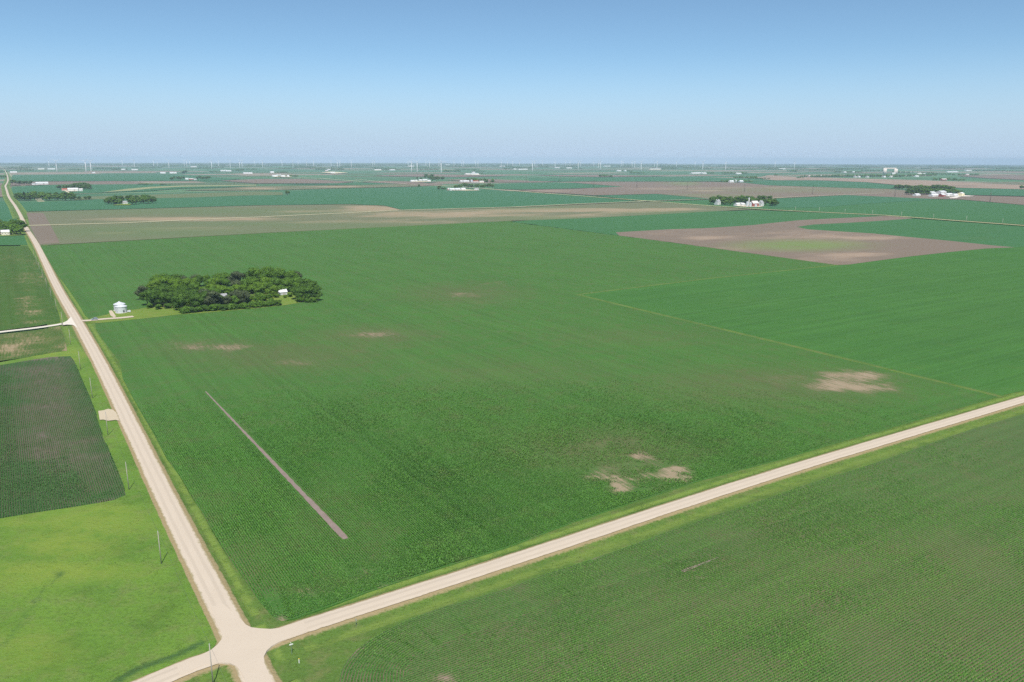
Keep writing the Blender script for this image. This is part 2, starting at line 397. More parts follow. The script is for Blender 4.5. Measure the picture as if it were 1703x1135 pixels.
def broken(px, py, rx, ry, s, n, seed):
    g = random.Random(seed); return [(px+g.uniform(-.8, .8)*rx, py+g.uniform(-.85, .85)*ry, rx*g.uniform(.25, .6), ry*g.uniform(.09, .2), s*g.uniform(.7, 1.1)) for _ in range(n)]
main_soil = blobs(broken(1003, 787, 24, 12, 1.75, 11, 1)+broken(1072, 767, 34, 10, 1.75, 12, 2)+broken(1117, 786, 34, 12, 1.75, 13, 3)+broken(1042, 808, 30, 13, 1.75, 12, 4)+broken(1410, 637, 62, 18, 1.5, 20, 5)+[(1412, 637, 60, 16, .72), (1455, 642, 40, 14, .6), (1300, 632, 60, 12, .38),
    (1003, 788, 22, 10, .62), (1072, 767, 30, 9, .62), (1117, 786, 32, 10, .62), (1042, 808, 28, 10, .62), (1060, 790, 80, 32, .42),
    (990, 742, 45, 5, .5), (1020, 735, 60, 12, .36), (385, 579, 28, 6, .85), (320, 577, 44, 8, .6), (620, 556, 46, 6, .7), (490, 603, 40, 5, .58), (770, 491, 32, 4, .7), (825, 472, 22, 4, .65), (568, 488, 22, 4, .48), (620, 580, 60, 8, .36), (860, 752, 40, 6, .4),
    (520, 985, 28, 9, .75), (610, 980, 24, 5, .55), (645, 974, 16, 4, 1), (465, 1031, 12, 5, 1.1), (620, 950, 30, 8, .5), (1140, 403, 10, 2, .5), (760, 560, 60, 10, .33), (800, 505, 30, 4, .42), (420, 705, 50, 12, .35)])
main_thin = blobs([(470, 592, 130, 20, .40), (350, 578, 90, 12, .35), (1270, 640, 170, 26, .38), (1010, 745, 120, 30, .45), (560, 860, 150, 60, .18), (770, 488, 80, 14, .38), (430, 930, 60, 40, .2), (620, 558, 80, 14, .42), (850, 620, 140, 20, .2), (1050, 560, 120, 12, .2)])
hh, hb = headland(18)
def main_head(x, y, b): return (seg_dist(x, y, main_edge, False) < 18).astype(float)
def main_rowb(x, y, b): return seg_dist(x, y, main_edge, False)
sheet('crop_field', MAINP, 2, skirt=.7, mat=M['main'], attrs=dict(soil=main_soil, thin=main_thin, head=main_head, rowb=main_rowb))
south_soil = blobs([(655, 1113, 9, 7, 1.1), (590, 1092, 9, 12, .85), (735, 1128, 16, 6, .95), (765, 1010, 30, 4, .5), (985, 928, 18, 5, .6), (850, 980, 60, 5, .55), (1165, 962, 18, 5, .5)])
south_thin = blobs([(1480, 940, 260, 45, .30), (1350, 1010, 260, 50, .28), (1620, 1070, 240, 60, .30), (1280, 890, 90, 20, .25), (900, 1090, 160, 40, .2), (1200, 1100, 200, 40, .22)])
def south_head(x, y, b): return (seg_dist(x, y, SOUTH_CURVE, False) < 15).astype(float)
def south_rowb(x, y, b): return seg_dist(x, y, SOUTH_CURVE, False)
sheet('crop_field', SOUTHP, 2, skirt=.7, mat=M['south'], attrs=dict(soil=south_soil, thin=south_thin, head=south_head, rowb=south_rowb))
EASTP = GP([(1640, 664), (1300, 582), (925, 490), (1165, 459), (1380, 438), (1413, 440.5), (1453, 435), (1515, 427), (1578, 420), (1640, 414), (1680, 412), (1703, 411), (1980, 388), (1990, 560), (1760, 634), (1703, 650)])
sheet('crop_field', EASTP, 1.6, M['east'], attrs=dict(soil=blobs([(1480, 441, 20, 2, .7), (1240, 405, 20, 3, .4), (1680, 648, 30, 4, .5), (1310, 573, 30, 2, .5), (1590, 605, 40, 5, .3)]), thin=blobs([(1240, 500, 60, 8, .15), (1500, 450, 160, 20, .15), (1650, 500, 120, 40, .12)])))
BARE_E = GP([(1024, 387), (1112, 382), (1177, 380), (1252, 375), (1278, 372), (1328, 367), (1383, 364), (1428, 362), (1473, 360), (1495, 360), (1518, 364), (1478, 367), (1415, 371), (1353, 374), (1325, 378), (1343, 382), (1403, 386), (1453, 389), (1503, 394), (1578, 401), (1653, 409), (1688, 412), (1640, 414), (1578, 420), (1515, 427), (1453, 435), (1413, 440.5), (1391, 441.5), (1120, 404.5), (1030, 392.8)])
sheet('bare_field', BARE_E, 2, M['bare'], attrs=dict(soil=blobs([(1180, 397, 60, 4, .75), (1440, 396, 90, 4, .7), (1420, 424, 70, 4, .7), (1340, 366, 60, 2, .6), (1290, 389, 110, 5, .12), (1250, 380, 260, 60, .45)]), thin=blobs([(1330, 408, 85, 7, 1.0), (1300, 408, 40, 6, 1.0)])))
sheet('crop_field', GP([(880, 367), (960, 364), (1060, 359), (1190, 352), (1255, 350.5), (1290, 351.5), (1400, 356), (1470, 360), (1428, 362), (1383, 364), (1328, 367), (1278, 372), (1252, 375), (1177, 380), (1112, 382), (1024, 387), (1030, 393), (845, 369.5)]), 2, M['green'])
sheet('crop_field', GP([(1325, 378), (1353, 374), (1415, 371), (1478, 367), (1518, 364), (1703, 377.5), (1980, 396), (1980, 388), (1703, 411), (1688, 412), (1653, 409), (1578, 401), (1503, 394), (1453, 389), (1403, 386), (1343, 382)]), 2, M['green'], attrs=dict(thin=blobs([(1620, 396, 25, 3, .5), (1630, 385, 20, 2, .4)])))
sheet('bare_field', GP([(45, 353), (250, 347.5), (426, 342.5), (580, 340.5), (640, 343), (668, 350), (760, 348.5), (852, 346), (960, 341), (1060, 337), (1085, 336.5), (1150, 341), (1200, 345), (1250, 349), (1190, 352), (1060, 359), (960, 364), (880, 367), (845, 368), (450, 387.5), (62, 409), (50, 385)]), 2, M['bare2'],
      attrs=dict(soil=blobs([(340, 365, 200, 4, .75), (620, 347, 60, 5, .95), (560, 352, 120, 3, .8), (500, 353, 60, 2, .8), (760, 358, 260, 6, .72), (960, 350, 160, 4, .9), (1080, 350, 120, 4, .7), (420, 382, 260, 5, .5), (600, 370, 200, 6, .55), (180, 388, 60, 3, .55)]), thin=blobs([(230, 385, 160, 9, .7), (330, 352, 200, 5, .6), (400, 373, 160, 3, .6), (560, 376, 140, 6, .5), (860, 347, 100, 3, .5), (1120, 355, 80, 4, .5), (900, 363, 80, 3, .5)])))
sheet('plowed_field', GP([(44, 355), (72, 355), (84, 375), (97, 399), (99, 405), (66, 407), (58, 393), (52, 381)]), 3, M['plowed'], attrs=dict(soil=lambda x, y, b: np.full(x.shape, .35)))
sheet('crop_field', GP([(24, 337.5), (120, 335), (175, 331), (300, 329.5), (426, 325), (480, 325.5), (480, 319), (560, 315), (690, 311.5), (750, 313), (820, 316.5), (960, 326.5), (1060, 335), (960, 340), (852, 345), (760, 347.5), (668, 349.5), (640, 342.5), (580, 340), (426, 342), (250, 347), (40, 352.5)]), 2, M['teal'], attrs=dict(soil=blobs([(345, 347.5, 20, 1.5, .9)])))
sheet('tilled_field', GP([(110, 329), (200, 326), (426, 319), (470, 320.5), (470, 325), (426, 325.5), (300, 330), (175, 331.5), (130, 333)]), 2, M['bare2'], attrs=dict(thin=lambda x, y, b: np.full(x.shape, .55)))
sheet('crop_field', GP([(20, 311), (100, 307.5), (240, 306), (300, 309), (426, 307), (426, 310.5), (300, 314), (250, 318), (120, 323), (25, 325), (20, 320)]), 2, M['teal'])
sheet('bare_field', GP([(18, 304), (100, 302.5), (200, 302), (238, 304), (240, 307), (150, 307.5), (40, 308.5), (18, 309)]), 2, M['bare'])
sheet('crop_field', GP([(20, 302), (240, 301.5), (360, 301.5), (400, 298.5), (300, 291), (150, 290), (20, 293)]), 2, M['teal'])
sheet('grass_waterway', GP([(170, 320.5), (210, 315), (250, 311.5), (300, 309.5), (426, 308), (426, 309.5), (300, 311.5), (255, 314), (215, 318)]), 3, M['lanegrass'])
sheet('bare_field', GP([(365, 301), (430, 298.5), (500, 298), (590, 303), (560, 305.5), (426, 305.5)]), 2, M['bare'])
sheet('tilled_field', GP([(300, 317.5), (430, 310), (600, 308.5), (680, 306), (720, 308.5), (690, 310.5), (560, 313.5), (426, 317)]), 2, M['bare2'], attrs=dict(soil=blobs([(430, 314, 40, 1.5, .9), (560, 311, 60, 1.5, .8)]), thin=blobs([(480, 306, 60, 3, .9)])))
sheet('crop_field', GP([(470, 307.5), (600, 304.5), (730, 303.5), (690, 306), (600, 308.5)]), 2, M['teal'])
sheet('bare_field', GP([(600, 303.5), (640, 301.5), (690, 303), (740, 308), (700, 310), (660, 306.5)]), 3, M['bare'])
sheet('bare_field', GP([(738, 299.5), (800, 298), (852, 300), (930, 303), (880, 304), (800, 303)]), 2, M['bare'])
sheet('bare_field', GP([(620, 292.5), (700, 290), (760, 291), (850, 293), (760, 295), (660, 294)]), 2, M['bare'])
sheet('bare_field', GP([(890, 292), (1000, 291), (1110, 293.5), (1000, 295), (930, 293.5)]), 2, M['bare'])
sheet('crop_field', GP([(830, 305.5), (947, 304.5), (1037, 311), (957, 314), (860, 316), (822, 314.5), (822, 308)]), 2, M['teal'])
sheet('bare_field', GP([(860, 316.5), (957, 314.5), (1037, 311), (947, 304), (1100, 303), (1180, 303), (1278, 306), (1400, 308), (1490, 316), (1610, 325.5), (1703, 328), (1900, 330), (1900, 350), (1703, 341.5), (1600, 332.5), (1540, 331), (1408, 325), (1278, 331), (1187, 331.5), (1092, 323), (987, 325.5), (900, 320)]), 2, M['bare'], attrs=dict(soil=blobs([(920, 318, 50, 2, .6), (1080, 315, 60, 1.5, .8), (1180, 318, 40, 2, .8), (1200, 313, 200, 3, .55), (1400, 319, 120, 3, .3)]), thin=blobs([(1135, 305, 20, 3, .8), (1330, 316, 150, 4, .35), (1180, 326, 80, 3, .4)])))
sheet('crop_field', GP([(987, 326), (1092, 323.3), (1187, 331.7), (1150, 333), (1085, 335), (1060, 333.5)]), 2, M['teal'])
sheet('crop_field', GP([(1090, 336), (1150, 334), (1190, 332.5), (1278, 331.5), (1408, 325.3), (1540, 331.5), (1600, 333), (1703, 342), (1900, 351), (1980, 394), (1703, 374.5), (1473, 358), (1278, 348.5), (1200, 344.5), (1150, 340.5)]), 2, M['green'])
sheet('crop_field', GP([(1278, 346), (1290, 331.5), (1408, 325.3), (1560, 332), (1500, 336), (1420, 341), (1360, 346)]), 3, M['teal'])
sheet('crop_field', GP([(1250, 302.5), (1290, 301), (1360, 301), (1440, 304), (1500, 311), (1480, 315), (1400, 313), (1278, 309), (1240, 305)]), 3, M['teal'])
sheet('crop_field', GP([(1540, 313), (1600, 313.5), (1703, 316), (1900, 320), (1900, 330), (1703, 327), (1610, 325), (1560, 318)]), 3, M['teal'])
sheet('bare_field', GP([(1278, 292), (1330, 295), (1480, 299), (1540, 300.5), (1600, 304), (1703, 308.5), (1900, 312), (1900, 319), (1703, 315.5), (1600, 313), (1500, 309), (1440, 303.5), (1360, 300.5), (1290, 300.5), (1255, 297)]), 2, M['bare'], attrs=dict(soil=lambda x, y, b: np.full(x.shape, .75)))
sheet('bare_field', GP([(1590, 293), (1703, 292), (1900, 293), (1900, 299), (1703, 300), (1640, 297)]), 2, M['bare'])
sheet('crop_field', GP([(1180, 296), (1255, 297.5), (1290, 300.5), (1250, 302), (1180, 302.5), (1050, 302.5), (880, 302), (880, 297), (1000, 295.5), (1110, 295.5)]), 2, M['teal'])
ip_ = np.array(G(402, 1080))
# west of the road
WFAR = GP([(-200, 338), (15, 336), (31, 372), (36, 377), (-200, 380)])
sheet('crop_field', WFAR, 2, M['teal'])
sheet('bare_field', GP([(-200, 303), (4, 305), (3, 310), (12, 328), (-200, 330)]), 2, M['bare'])
sheet('crop_field', GP([(-300, 393), (40, 392), (46, 408), (-300, 411)]), 2, M['green'])
sheet('crop_field', GP([(-300, 412), (46, 409.5), (53, 420), (62, 434), (75, 460), (84, 480), (92, 505), (99, 528), (100, 536), (60, 543), (0, 550.5), (-300, 588)]), 2, M['olive'],
      attrs=dict(soil=blobs([(50, 520, 7, 22, .95), (42, 490, 6, 22, .85), (23, 484, 7, 5, .9), (60, 462, 40, 14, .5), (20, 430, 40, 8, .5), (85, 533, 14, 3, .9), (60, 440, 30, 10, .5)]), thin=lambda x, y, b: np.full(x.shape, .12)))
sheet('stubble_field', GP([(-300, 597), (0, 556.5), (60, 549.5), (100, 543.5), (106, 560), (110, 575), (112, 584), (95, 586), (70, 590), (45, 595), (0, 601), (-300, 636)]), 2, M['olive'],
      attrs=dict(soil=blobs([(15, 581, 28, 12, .95), (55, 573, 5, 16, .75), (64, 570, 4, 18, .75), (85, 567, 10, 10, .8), (112, 580, 6, 7, 1.1), (96, 545, 10, 3, 1), (20, 560, 30, 3, .6)]), thin=lambda x, y, b: np.full(x.shape, .3)))
DARKP = GP([(-260, 640), (0, 608), (60, 598), (85, 594.5), (117, 593), (123, 600), (132, 620), (140, 640), (150, 660), (160, 690), (172, 730), (190, 768), (205, 805), (209, 824), (190, 832), (170, 836), (115, 845), (60, 853), (0, 863), (-300, 915)])
dark_soil = blobs([(195, 828, 22, 4, 1.1), (150, 838, 40, 3, .9), (85, 597, 30, 4, 1.2), (70, 723, 16, 7, .7), (110, 760, 80, 40, .52), (85, 680, 60, 60, .46), (75, 620, 50, 16, .5), (105, 790, 12, 18, .6), (45, 770, 22, 10, .6), (35, 617, 10, 3, .9), (180, 770, 18, 20, .55)])
INNER = GP([(16, 612), (118, 601), (135, 640), (158, 700), (180, 755), (203, 802), (160, 828), (128, 790), (112, 760), (70, 768), (29, 770)])
def dark_thin(x, y, b=None): return np.where(inside(x, y, INNER), .20, -.25)
sheet('crop_field', DARKP, 2, skirt=.7, mat=M['dark'], attrs=dict(soil=dark_soil, thin=dark_thin))
MEADP = GP([(-420, 720), (-260, 650), (-260, 640), (0, 603), (60, 592), (100, 585), (116, 574), (122, 560)]+[(150, 600), (172, 640), (200, 705), (232, 770), (268, 840), (320, 945), (352, 1010), (368, 1056), (352, 1082), (322, 1097), (270, 1116)])
MEADP += [tuple(np.array(G(230, 1133))-np.array(EV)*v) for v in (0, 60, 160)]+[tuple(np.array(G(-420, 720))-np.array(NV)*260)]
sheet('meadow', MEADP, 1, M['meadow'], z0=.02, spacing=lambda d: max(1.5, d*.008), attrs=dict(
    soil=blobs([(110, 905, 70, 18, .9), (150, 870, 90, 22, .75), (90, 950, 110, 14, .9), (40, 960, 60, 20, .6), (100, 945, 30, 8, 1), (180, 850, 40, 10, .8), (50, 1080, 60, 30, .5), (40, 715, 30, 50, .4), (60, 590, 80, 5, .9), (122, 590, 14, 12, .8), (30, 870, 60, 8, .6)]),
    thin=lambda x, y, b: np.clip(1.3-seg_dist(x, y, GP([(-10, 1085), (8, 1072), (20, 1058), (36, 1036), (50, 1014), (66, 990), (80, 972), (96, 960)]), False)/2.2, 0, 1)*.5+np.clip(1.2-seg_dist(x, y, GP([(190, 1135), (230, 1112), (290, 1092), (335, 1070)]), False)/2.0, 0, 1)*.9+blobs([(200, 985, 70, 8, .4), (150, 905, 70, 6, .4), (240, 900, 60, 20, .3), (100, 952, 14, 5, .6), (230, 1040, 80, 8, .4)])(x, y)))
sheet('grass_corner', [tuple(ip_+np.array(EV)*a-np.array(NV)*b) for a, b in ((10, 10), (60, 10), (140, 10), (140, 30), (70, 40), (40, 75), (35, 140), (10, 140))], 1, M['verge'], z0=-.03, attrs=dict(edge=lambda x, y, b: np.full(x.shape, 9.5)))
sheet('grass_corner', [tuple(ip_-np.array(EV)*a-np.array(NV)*b) for a, b in ((8, 8), (160, 8), (160, 120), (8, 140))], 1, M['verge'], z0=-.03, attrs=dict(edge=lambda x, y, b: np.full(x.shape, 9.5)))
# bare strips through the crops
def strip(name, pts, w0, w1, mat):
    a, b = np.array(G(*pts[0])), np.array(G(*pts[1])); d = (b-a)/np.hypot(*(b-a)); n = np.array((-d[1], d[0]))
    k = 70; L_, R_ = [], []
    for i in range(k+1):
        t = i/k; w = (w0+(w1-w0)*t)*random.uniform(.75, 1.2); p = a+(b-a)*t
        L_.append(tuple(p+n*w/2)); R_.append(tuple(p-n*w/2))
    return sheet(name, L_+R_[::-1], 3, mat, spacing=lambda d: 3, z0=.04)
strip('bare_strip', [(342, 652), (575, 897)], .7, 2.1, M['strip'])
strip('bare_strip', [(1135, 951), (1195, 928)], 1.2, .4, M['strip'])

# ------------------------------------------------------------------ roads
def ribbon(name, line, prof, L, mat, kind='structure', spacing=lambda d: max(3., d*.02), edge=None):
    """a strip with the cross-section prof = [(offset, height, edge value)] swept along line"""
    c = np.array(resample(line, spacing)); t = np.gradient(c, axis=0); t /= np.hypot(t[:, 0], t[:, 1])[:, None]; n = np.stack([t[:, 1], -t[:, 0]], 1)
    m = len(prof); v = []; e = []
    for i in range(len(c)):
        for o, h, ev in prof:
            j = random.uniform(-.12, .12) if edge else 0
            x, y = c[i]+n[i]*(o+j); v.append((x, y, zc(x, y)+float(lift(L, *c[i]))+h)); e.append(ev)
    f = [(i*m+k, (i+1)*m+k, (i+1)*m+k+1, i*m+k+1) for i in range(len(c)-1) for k in range(m-1)]
    me = bpy.data.meshes.new(name); me.from_pydata(v, [], f); me.update()
    if sum(p.normal.z for p in me.polygons) < 0: me.flip_normals()
    for an in ('edge', 'soil', 'thin'):
        at = me.attributes.new(an, 'FLOAT', 'POINT')
        if an == 'edge': at.data.foreach_set('value', np.array(e, dtype=np.float32))
    o = link(name, me, mat); o['kind'] = kind
    return o
for px in ([(1668, 661), (1320, 577), (958, 490.5)], [(958, 490.5), (1175, 464), (1392, 441)], [(1392, 441), (1120, 404.5), (845, 368)], [(845, 368), (450, 388), (70, 409.5)]):
    ribbon('grass_margin', GP(px), [(-3, 0, 9), (0, .03, 9), (3, 0, 9)], 1.8, M['verge'], spacing=lambda d: max(5, d*.015))
NS_PX = [(371.5, 1020), (278, 835), (172, 616), (128.5, 536), (93.5, 475), (60.5, 407), (42, 377.6), (35, 361), (25.5, 344), (19, 335), (14, 326.5), (10.4, 315), (9.2, 310), (12.5, 304), (13.2, 298), (11.6, 291), (8.3, 284.3)]
ns = GP(NS_PX); ip = np.array(G(402, 1080))
NS_LINE = [tuple(ip-np.array(NV)*v) for v in (110, 60, 25)]+[tuple(ip)]+catmull(ns, 5)
ew = GP([(505.8, 1044.5), (585, 1019), (850, 934), (1300, 786.7), (1703, 665.7)])
_d = np.array(ew[-1])-np.array(ew[1]); _d /= np.hypot(*_d)
_w = np.array(G(322, 1108))-np.array(G(264, 1132)); _w /= np.hypot(*_w)
EW_LINE = [tuple(np.array(G(322, 1108))-_w*v) for v in (160, 100, 50)]+[G(322, 1108), tuple(ip)]+catmull(ew, 5)+[tuple(np.array(ew[-1])+_d*v) for v in (60, 150, 300, 600)]
HW = 3.45; HWE = 3.1
def verge_prof(w, sc=1.0):
    out = []
    for o, h, e in ((-.3, .25, 0), (1.2, .02, 1.2), (2.6, -.22, 2.6), (4.2, -.42, 4.2), (5.6, -.36, 5.6), (7.2, -.10, 7.2), (8.8, .0, 8.8), (16, .01, 13)):
        out.append((w+o*(sc if o > 1.3 else 1), h*(sc if h < 0 else 1), e))
    return out
near = [p for p in NS_LINE if np.hypot(*p) < 1900]
vs_ = lambda d: max(1.5, d*.012)
for sgn in (1, -1):
    for line, nm in ((near, 'grass_verge'), (EW_LINE, 'grass_verge')):
        ribbon(nm, line, [(sgn*o, h-.02*(line is EW_LINE)-.03*(sgn < 0), e) for o, h, e in verge_prof(HWE if line is EW_LINE else HW, .62 if (line is EW_LINE) == (sgn < 0) else 1.0)], 1, M['verge'], edge=True, spacing=vs_)
ribbon('grass_verge', [p for p in NS_LINE if np.hypot(*p) > 1850], [(-16, .1, 5), (-8, .1, 3), (8, .1, 3), (16, .1, 5)], 2, M['verge'])
road_prof = lambda w: [(-w, .30, -w), (-w*.6, .36, -w*.6), (-1.3, .39, -1.3), (0, .40, 0), (1.3, .39, 1.3), (w*.6, .36, w*.6), (w, .30, w)]
ribbon('gravel_road', NS_LINE, road_prof(HW), 3, M['gravel'], edge=True)
ribbon('gravel_road', EW_LINE, [(o, h+.012, e) for o, h, e in road_prof(HWE)], 3, M['gravel'], edge=True)
# the crossing, with its rounded corners
CROSS = [(404, 1036), (409, 1042), (418, 1046.5), (432, 1048.3), (450, 1049.3), (470, 1047), (505, 1036), (512, 1053), (500, 1058), (482, 1064), (465, 1070.5), (453, 1077), (444, 1085), (439, 1095), (440, 1106), (446, 1121), (455, 1140), (468, 1168), (440, 1195), (426, 1170), (408, 1135), (401, 1121), (393, 1111), (382, 1106), (368, 1105.5), (350, 1107), (335, 1110.5), (318, 1119), (300, 1127), (293, 1108), (318, 1098.5), (340, 1090), (352, 1083.5), (362, 1075), (369, 1066), (370.5, 1060), (367, 1052), (360, 1040), (350, 1012), (372, 1008)]
o = sheet('road_crossing', GP(CROSS), 3, M['gravel'], z0=.43, spacing=lambda d: 3, attrs=dict(edge=lambda x, y, b: np.full(x.shape, 9.0)))
bm = bmesh.new(); bm.from_mesh(o.data)
be = [e for e in bm.edges if e.is_boundary]; bmesh.ops.extrude_edge_only(bm, edges=be)
bm.verts.ensure_lookup_table(); newv = {v for e in bm.edges if e.is_boundary for v in e.verts}; c0 = np.mean([v.co[:2] for v in newv], axis=0)
for v in newv:
    v.co.z -= .55
bmesh.ops.recalc_face_normals(bm, faces=bm.faces); bm.to_mesh(o.data); bm.free()
# tan worn rims round the four corners, then the far roads and lanes
def far_road(name, px, w, mat, L=4, h=.1): return ribbon(name, GP(px), [(-w/2, h, 6), (0, h+.05, 5), (w/2, h, 6)], L, mat, spacing=lambda d: max(6, d*.02))
def far_verge(px, w): return ribbon('grass_verge', GP(px), [(-w/2, .05, 7), (0, .06, 5), (w/2, .05, 7)], 3, M['verge'], spacing=lambda d: max(6, d*.02))
EW1 = [(-60, 377.5), (32, 376.3), (47, 376), (200, 371.8), (426, 362), (560, 355.8), (668, 350.3), (760, 347.8), (852, 345.2), (960, 340), (1080, 335)]
far_road('farm_lane', EW1, 17, M['lanegrass'], 3); far_road('farm_lane', EW1, 8, M['lane'])
far_road('gravel_road', [(1060, 335.6), (1080, 335), (1187, 331.6), (1278, 331.2), (1310, 328.9), (1408, 324.7), (1470, 322)], 8, M['lane'])
far_road('gravel_road', [(-60, 328), (120, 323.3), (280, 320.8), (426, 317.6), (560, 313.7), (690, 310.6), (770, 308), (852, 305.5), (947, 303.7), (1100, 302.6), (1278, 301)], 9, M['lane'])
NS2 = [(690, 307.5), (760, 311), (824, 315.8), (852, 318), (960, 326.3), (1060, 333.8), (1180, 343), (1278, 349.5), (1473, 359), (1600, 368.5), (1703, 376), (1980, 396)]
far_verge(NS2[3:], 22); far_road('gravel_road', NS2, 7.5, M['lane'])
far_road('farm_lane', [(105, 316.5), (112, 320), (120, 323.3)], 8, M['lane'], 5)
far_road('gravel_road', [(470, 296.5), (530, 297.5), (600, 303)], 9, M['lane'], 5)
far_road('gravel_road', [(590, 299), (620, 302), (690, 308.5)], 8, M['lane'], 5)
# drives at the farm entrance
dv = GP([(-160, 573), (0, 553.5), (60, 546.5), (100, 540.5), (124, 535)])
ribbon('driveway', catmull(dv, 4), [(-2.7, .22, 9), (0, .27, 9), (2.7, .22, 9)], 3, M['drive'], spacing=lambda d: 4)
sheet('driveway_mouth', GP([(103, 539.5), (112, 535), (117.5, 529), (124, 530), (133, 545), (128, 546), (121, 542), (112, 541.5), (104, 542.5)]), 3, M['drive'], z0=.36, spacing=lambda d: 4, attrs=dict(edge=lambda x, y, b: np.full(x.shape, 9.)))
fd = GP([(131, 534.8), (150, 534), (175, 531.5), (200, 529.8), (222, 527.5)])
ribbon('driveway', catmull(fd, 4), [(-3.0, .12, 9), (0, .16, 9), (3.0, .12, 9)], 4, M['gravel'], spacing=lambda d: 4)
sheet('grass_yard', GP([(140, 537.5), (152, 529.5), (178, 524), (190, 516), (222, 516), (240, 513), (300, 508), (380, 492), (470, 478), (515, 476), (528, 488), (532, 499), (500, 504), (470, 509), (400, 516), (330, 522), (296, 524), (240, 530.5), (200, 534.5), (165, 538)]), 3, M['lawn'], attrs=dict(soil=blobs([(480, 503, 20, 5, .6), (250, 524, 60, 6, .5)])))
sheet('bare_patch', GP([(181, 518), (186, 517), (193, 527), (190, 529.5), (184, 526)]), 4, M['dirt'], z0=.03, spacing=lambda d: 3)
sheet('gravel_turnout', GP([(163.5, 685), (172, 684), (180, 681.5), (188, 683), (198, 692), (204, 703), (192, 700), (180, 701.5), (172, 699.5), (166, 700)]), 3, M['dirt'], z0=.24, spacing=lambda d: 2, attrs=dict(edge=lambda x, y, b: np.full(x.shape, 9.)))

# ------------------------------------------------------------------ haze
hz = MB().box((0, 0, -52.5), (94000, 94000, 435)).mesh('haze')
hm = bpy.data.materials.new('haze'); hm.use_nodes = True; ht = hm.node_tree
ht.nodes.remove(ht.nodes['Principled BSDF'])
pv = ht.nodes.new('ShaderNodeVolumePrincipled'); pv.inputs['Color'].default_value = (*HAZE_COLOR, 1); pv.inputs['Density'].default_value = HAZE_DENSITY; pv.inputs['Anisotropy'].default_value = -0.3
ht.links.new(pv.outputs[0], ht.nodes['Material Output'].inputs['Volume'])
props(link('haze', hz, hm), kind='stuff')

# ------------------------------------------------------------------ foliage
def leaf_mat(name, a, b):
    t = NT(name); oi = t.n('ObjectInfo'); f = t.attr('tone')
    g = t.mix(oi.outputs['Random'], a, b); g = t.mix(f, tuple(v*.7 for v in a), g)
    g = t.mix(t.math('MULTIPLY', t.math('GREATER_THAN', f, .86), .5), g, tuple(min(1, v*1.6) for v in b))
    t.b.inputs['Roughness'].default_value = .7; t.put(t.b.inputs['Base Color'], g)
    tr = t.n('BsdfTranslucent'); t.l(g, tr.inputs[0]); mx = t.n('MixShader'); mx.inputs[0].default_value = .42
    t.l(t.b.outputs[0], mx.inputs[1]); t.l(tr.outputs[0], mx.inputs[2]); t.l(mx.outputs[0], t.t.nodes['Material Output'].inputs[0])
    return t.m
LEAF = {'dark': leaf_mat('dark_leaves', (.102, .208, .032), (.150, .265, .040)), 'mid': leaf_mat('green_leaves', (.140, .275, .038), (.190, .335, .048)),
        'light': leaf_mat('light_leaves', (.175, .315, .036), (.225, .365, .046)), 'grey': leaf_mat('grey_leaves', (.125, .165, .075), (.165, .205, .095)), 'conifer': leaf_mat('conifer_leaves', (.045, .085, .040), (.055, .10, .045))}
BARK = flat('bark', (.16, .125, .095), var=.3, scale=3)

def quads_mesh(name, C, Nn, S, tone, core=None):
    """leaf clumps: one small bent quad per centre C with normal Nn and size S, plus optional solid core"""
    C = np.asarray(C); k = len(C); Nn = Nn/np.linalg.norm(Nn, axis=1)[:, None]
    h = rng.normal(size=(k, 3)); u = np.cross(Nn, h); u /= np.linalg.norm(u, axis=1)[:, None]; w = np.cross(Nn, u)
    S = np.asarray(S)[:, None]; a = S*rng.uniform(.7, 1.2, (k, 1)); b = S*rng.uniform(.5, .9, (k, 1))
    V = np.stack([C+u*a*.5, C+w*b*.5+Nn*S*.12, C-u*a*.5-Nn*S*.15, C-w*b*.5+Nn*S*.1], 1).reshape(-1, 3)
    F = np.arange(4*k).reshape(-1, 4); T = np.repeat(tone, 4)
    vs = V.tolist(); fs = F.tolist(); T = T.tolist()
    if core:
        n = len(vs); vs += core[0]; fs += [tuple(i+n for i in f) for f in core[1]]; T += [.45]*len(core[0])
    me = bpy.data.meshes.new(name); me.from_pydata(vs, [], fs); me.update()
    at = me.attributes.new('tone', 'FLOAT', 'POINT'); at.data.foreach_set('value', np.array(T, dtype=np.float32))
    return me
def ico(c, r, rz=1.0, sub=1):
    bm = bmesh.new(); bmesh.ops.create_icosphere(bm, subdivisions=sub, radius=1)
    vs = [(c[0]+v.co.x*r, c[1]+v.co.y*r, c[2]+v.co.z*r*rz) for v in bm.verts]; fs = [tuple(v.index for v in f.verts) for f in bm.faces]; bm.free(); return vs, fs
